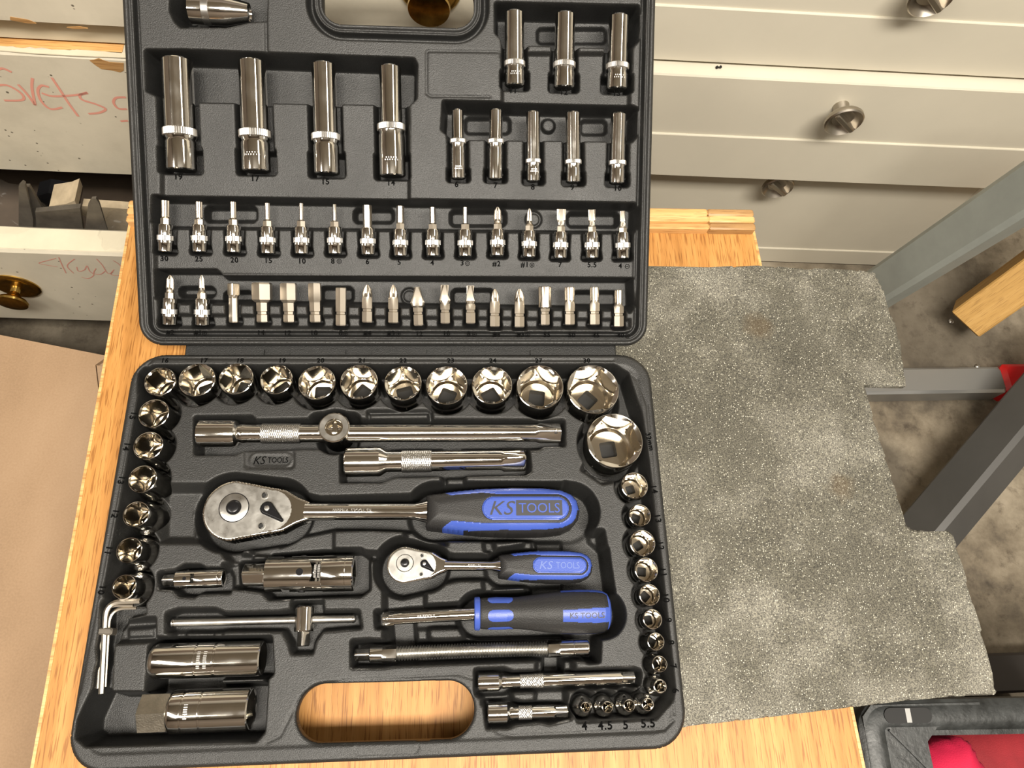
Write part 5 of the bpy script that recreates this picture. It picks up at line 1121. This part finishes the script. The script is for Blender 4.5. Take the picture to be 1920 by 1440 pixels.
# ---- ratchets
def split_parts(V, Q, used, reg, mats, par, mw, names, smooth=40):
    """reg: per original grid vertex region id"""
    rv = reg[used]; fr = rv[Q].max(1)
    for rid, (nm, mt) in enumerate(zip(names, mats)):
        q = Q[fr == rid]
        if not len(q): continue
        u = np.unique(q); rm = np.zeros(len(V), np.int64); rm[u] = np.arange(len(u))
        o = mesh(nm, V[u], rm[q], M[mt], None, None, smooth); o.parent = par
def ratchet(a, b, h, hw, head, label, s_):
    """a: head centre px, b: handle end px"""
    mw, L, px = basemw(a, b, h); k = L / px; t = empty('ratchet', mw); tag(t, label, 'ratchet', 'ratchets with blue and black grips')
    U = lambda u: (u - a[0]) * k
    r0, r1, x1, xn, rn, xh0 = head
    r0 *= k; r1 *= k; x1 = U(x1); xn = U(xn); rn *= k; xh0 = U(xh0)
    # head
    st = .45 * s_
    X, Y = np.meshgrid(np.arange(-r0 - 2, xn + 4, st), np.arange(-r0 - 2, r0 + 2, st))
    D = np.minimum(sd_cap(X, Y, np.array([0., 0]), np.array([x1, 0.]), r0, r1), sd_poly(X, Y, [(x1, -r1), (x1 + (xn - x1) * .35, -r1 * .90), (x1 + (xn - x1) * .7, -(rn + (r1 - rn) * .30)), (xn, -rn), (xn, rn), (x1 + (xn - x1) * .7, (rn + (r1 - rn) * .30)), (x1 + (xn - x1) * .35, r1 * .90), (x1, r1)]))
    H = np.zeros(X.shape) - .9 * np.clip((D + 1.6) / 1.6, 0, 1) ** 2 - np.clip((X - x1 * 1.15) / (xn - x1), 0, 1) * 1.5
    reg = np.where(sd_cap(X, Y, np.array([0., 0]), np.array([x1 * 1.0, 0.]), r0 - 1.4 * s_, r1 - 2.2 * s_) < 0, 1, 0).ravel()
    V, Q, used = heightfield(X, Y, D, H, -r0 * .62, st); split_parts(V, Q, used, reg, ('chrome', 'satin'), t, mw, ('ratchet_head', 'cover_plate'))
    # drive boss and button
    def disc(name, x, y, prof, mt, n=40):
        o = child(name, loft(prof, n), M[mt], t, 30); o.matrix_local = Matrix.Translation((x / 1000, y / 1000, 0)) @ Matrix.Rotation(-math.pi / 2, 4, 'Y'); return o
    q = r0 / 21.
    disc('drive_ring', 0, 2 * q, [(-.5, 'c', 9.8 * q), (.35, 'c', 9.8 * q), (.5, 'c', 9.5 * q), (.5, 'c', 4)], 'satin')
    disc('drive_ring_groove', 0, 2 * q, [(-.5, 'c', 10.4 * q), (.12, 'c', 10.4 * q)], 'black_steel')
    disc('release_button', 0, 2 * q, [(.3, 'c', 5.3 * q), (1.0, 'c', 5.2 * q), (1.6, 'c', 4.7 * q), (2.6, 'c', 3.8 * q), (2.9, 'c', 2.8 * q), (2.95, 'c', .8 * q)], 'black_steel')
    for sg in (1, -1): 
        disc('screw', 20.0 * q, sg * 10.8 * q, [(-.3, 'c', 3.0 * q), (.18, 'c', 3.0 * q), (.18, 'c', 2.2 * q), (.0, 'c', 2.0 * q)], 'satin', 24)
        disc('screw_recess', 20.0 * q, sg * 10.8 * q, [(-.3, 'h', 1.3 * q), (.22, 'h', 1.3 * q)], 'dark_hole', 24)
    # selector lever: teardrop
    Xs, Ys = np.meshgrid(np.arange(-6 * q, 19 * q, .3 * s_), np.arange(-6 * q, 6 * q, .3 * s_))
    Dv = sd_cap(Xs, Ys, np.array([0., 0.]), np.array([13.5 * q, 0.]), 4.9 * q, 1.3 * q)
    Hv = 2.0 * np.clip(-Dv / 1.2, 0, 1) ** .5 + .5 - 1.0 * (sd_cap(Xs, Ys, np.array([0., 0]), np.array([.01, 0]), 1.7 * q) < 0)
    V, Q, _ = heightfield(Xs, Ys, Dv, Hv, -.2, .3 * s_); o = mesh('selector_lever', V, Q, M['black_steel'], None, None, 50); o.parent = t
    o.matrix_local = Matrix.Translation((23.0 * q / 1000, 1.2 * q / 1000, 0)) @ Matrix.Rotation(math.radians(-38), 4, 'Z')
    disc('lever_pivot', 23.0 * q, 1.2 * q, [(1.2, 'c', 1.9 * q), (2.2, 'c', 1.8 * q), (2.3, 'c', 1.2 * q)], 'satin', 20)
    # shaft
    child('shaft', shift(loft([(xn - 3 * s_, 'c', rn * 1.05), (xn + 4 * s_, 'c', rn), (xn + 20 * s_, 'c', rn * .95), (xh0 - 8 * s_, 'c', rn * .95), (xh0 + 1, 'c', rn * 1.35)], 40), (0, 0, -.0052 * s_)), M['chrome'], t)
    txt = Matrix.Translation(((xn + 30 * s_) / 1000, 0, (rn * .95 - 5.2 * s_ + .04) / 1000)) @ Matrix.Rotation(math.pi, 4, 'Z')
    o = text('stamped_marking', 'KS TOOLS  9163200' if s_ > .9 else 'KS TOOLS', .0031 * s_, mw @ txt, M['knurl'], t, .00012)
    # grip: heightfield in plan
    HL = L - xh0; W = hw * k
    xs = np.array([0, .03, .10, .2, .35, .55, .75, .88, .95, .985, 1.0]) * HL
    ws = np.array([.66, .71, .76, .84, .94, 1.0, .99, .90, .70, .42, .0]) * W
    pol = [(xh0 + x, -w_) for x, w_ in zip(xs, ws)] + [(xh0 + x, w_) for x, w_ in list(zip(xs, ws))[::-1][1:]]
    st = .42 * s_ ** .5
    X, Y = np.meshgrid(np.arange(xh0 - 1, L + 2, st), np.arange(-W - 2, W + 2, st)); D = sd_poly(X, Y, pol)
    Ht = 5.5 * s_; rad = W * .62
    dd = np.clip(-D / rad, 0, 1); H = Ht - (W * .62) * (1 - np.sqrt(1 - (1 - dd) ** 2)) - 1.2 * s_ * np.clip(1 - (X - xh0) / (HL * .4), 0, 1) ** 2
    oc0, oc1 = np.array([xh0 + HL * .435, .02 * W]), np.array([xh0 + HL * .845, .02 * W])
    do = sd_cap(X, Y, oc0, oc1, W * .47)
    neck = sd_poly(X, Y, [(xh0 - 2, W * 1.2), (xh0 + HL * .04, W * 1.1), (xh0 + HL * .16, W * .62), (xh0 + HL * .36, W * .72), (xh0 + HL * .5, W * .62), (xh0 + HL * .5, -W * .6), (xh0 + HL * .36, -W * .6), (xh0 + HL * .17, -W * .50), (xh0 + HL * .05, -W * 1.0), (xh0 - 2, -W * 1.1)])
    blk = np.minimum(do - W * .155, neck)
    tp = np.clip((X - xh0 - HL * .22) / (HL * .3), 0, 1) ** .7; edge = (D > -W * .15 * tp) & (Y < 0) & (tp > .02) | (D > -W * .07 * tp) & (Y > 0) & (tp > .02)
    reg = np.where(blk < 0, 0, 1); reg = np.where(edge, 0, reg); reg = np.where(do < 0, 2, reg)
    H = H + np.where((blk > 0) & ~edge, .45 * s_, 0) + np.where(do < -.3, .35 * s_, 0) - np.where(abs(do) < .45, .5, 0)
    H = H + np.where(edge, .35 * (np.sin(X * 2.6) > .2), 0)
    V, Q, used = heightfield(X, Y, D, H, Ht - W * 1.5, st)
    split_parts(V, Q, used, reg.ravel(), ('grip', 'blue', 'blue'), t, mw, ('grip', 'blue_inlay', 'logo_plate'), 50)
    c_ = (oc0 + oc1) / 2; ztop = float(H[np.unravel_index(np.argmin((X - c_[0]) ** 2 + (Y - c_[1]) ** 2), X.shape)])
    lm_ = mw @ Matrix.Translation((c_[0] / 1000, c_[1] / 1000, (ztop + .02) / 1000))
    wl = HL * .48 / 1000
    if s_ > .9:
        ks_logo(t, lm_, wl, W * .62 / 1000, M['grip_mark'], M['blue'])
        ring = loft([(0, 'c', 1), (0, 'c', 1)], 4)
    else:
        text('logo_letters', 'KS', W * .62 / 1000, lm_ @ Matrix.Translation((-wl * .30, 0, 0)), M['blue_pale'], t, .0001, shear=.25, fit=(wl * .30, W * .50 / 1000))
        text('logo_letters', 'TOOLS', W * .56 / 1000, lm_ @ Matrix.Translation((wl * .17, 0, 0)), M['blue_pale'], t, .0001, fit=(wl * .52, W * .40 / 1000))
    return t
M['blue_pale'] = mat('pale_blue_lettering', (.11, .16, .40), .45)
ratchet((438, 957), (1088, 956), 2.5, 45, (56, 43, 505, 575, 16.5, 793), 'large ratchet with a satin round head and blue and black grip', 1.0)
ratchet((759, 1059), (1112, 1062), 1.0, 29.5, (33, 26, 794, 838, 9.5, 934), 'small ratchet with blue and black grip below the large one', .62)

# ---- spinner handle
mw, L, px = basemw((889, 1150.5), (1143, 1146), -2.); s = L / px
t = empty('spinner_handle', mw); tag(t, 'screwdriver style spinner handle with black body and blue ovals', 'screwdriver')
prof = [(0, 26), (1, 29.5), (9, 30), (10.5, 29), (11, 26.5), (14, 27.5), (40, 29), (62, 28.5), (82, 29), (105, 32), (130, 35.5), (160, 38.5), (195, 40), (225, 39.5), (240, 37), (249, 32), (253, 24), (254, 8)]
n = 180; xs = np.arange(0, 254.5, .8); xs = np.append(xs, 254.); rr = np.interp(xs, [p[0] for p in prof], [p[1] for p in prof])
V = []; 
for x, r in zip(xs, rr):
    for j in range(n):
        a = 2 * math.pi * j / n; flut = 1 - .02 * (1 - abs(math.sin(3 * a))) * (60 < x < 250); V.append((x * s / 1000, math.cos(a) * r * flut * s / 1000, math.sin(a) * r * flut * s / 1000))
V = np.array(V); Q = []; reg = []
for i in range(len(xs) - 1):
    for j in range(n):
        Q.append((i * n + j, (i + 1) * n + j, (i + 1) * n + (j + 1) % n, i * n + (j + 1) % n))
        x = (xs[i] + xs[i + 1]) / 2; a = math.degrees(2 * math.pi * (j + .5) / n); rg = 0
        if x < 11: rg = 1
        for ac in (103, 35, 171, 239, 307):
            da = abs((a - ac + 180) % 360 - 180) * math.pi / 180 * 29; dx = max(abs(x - 48) - 13, 0)
            if math.hypot(dx, da) < 10.5: rg = 2
        for ac in (104, 194, 284, 14):
            da = abs((a - ac + 180) % 360 - 180)
            if x > 161 and da < 15 + (x - 161) * .075: rg = 3
        if x > 246: rg = 3
        reg.append(rg)
Q = np.array(Q); reg = np.array(reg)
for rid, (nm, mt) in enumerate((('grip', 'grip'), ('collar', 'blue'), ('oval_inlay', 'blue'), ('end_panel', 'blue'))):
    q = Q[reg == rid]; u = np.unique(q); rm = np.zeros(len(V), np.int64); rm[u] = np.arange(len(u))
    vv = V[u].copy()
    if rid in (2, 3): vv[:, 1:] *= 1.012
    o = mesh(nm, vv, rm[q], M[mt], None, None, 60); o.parent = t
text('logo_letters', 'KS TOOLS', .0052, mw @ Matrix.Rotation(math.radians(14), 4, 'X') @ Matrix.Translation((205 * s / 1000, 0, 40.3 * s / 1000)), M['grip_mark'], t, .0001)
p0 = mw.inverted() @ Vector(at(717, 1161, -.002)); 
sm, sl, _ = basemw((717, 1161), (892, 1151), -2.)
sh = mesh('shaft', *loft([(0, 's', 9.0 * s, 0), (.5, 's', 9.8 * s, 0), (20 * s, 's', 9.8 * s, 0), (23 * s, 'c', 11 * s), (sl, 'c', 11.5 * s)], 48), M['chrome'], None, sm); sh.parent = t; sh.matrix_parent_inverse = mw.inverted()
bq = ball(sh, 9 * s, 1.9, 9.6 * s)
text('stamped_marking', 'KS TOOLS', .0026, sm @ Matrix.Translation((80 * s / 1000, 0, 11.2 * s / 1000)), M['knurl'], t, .0001)
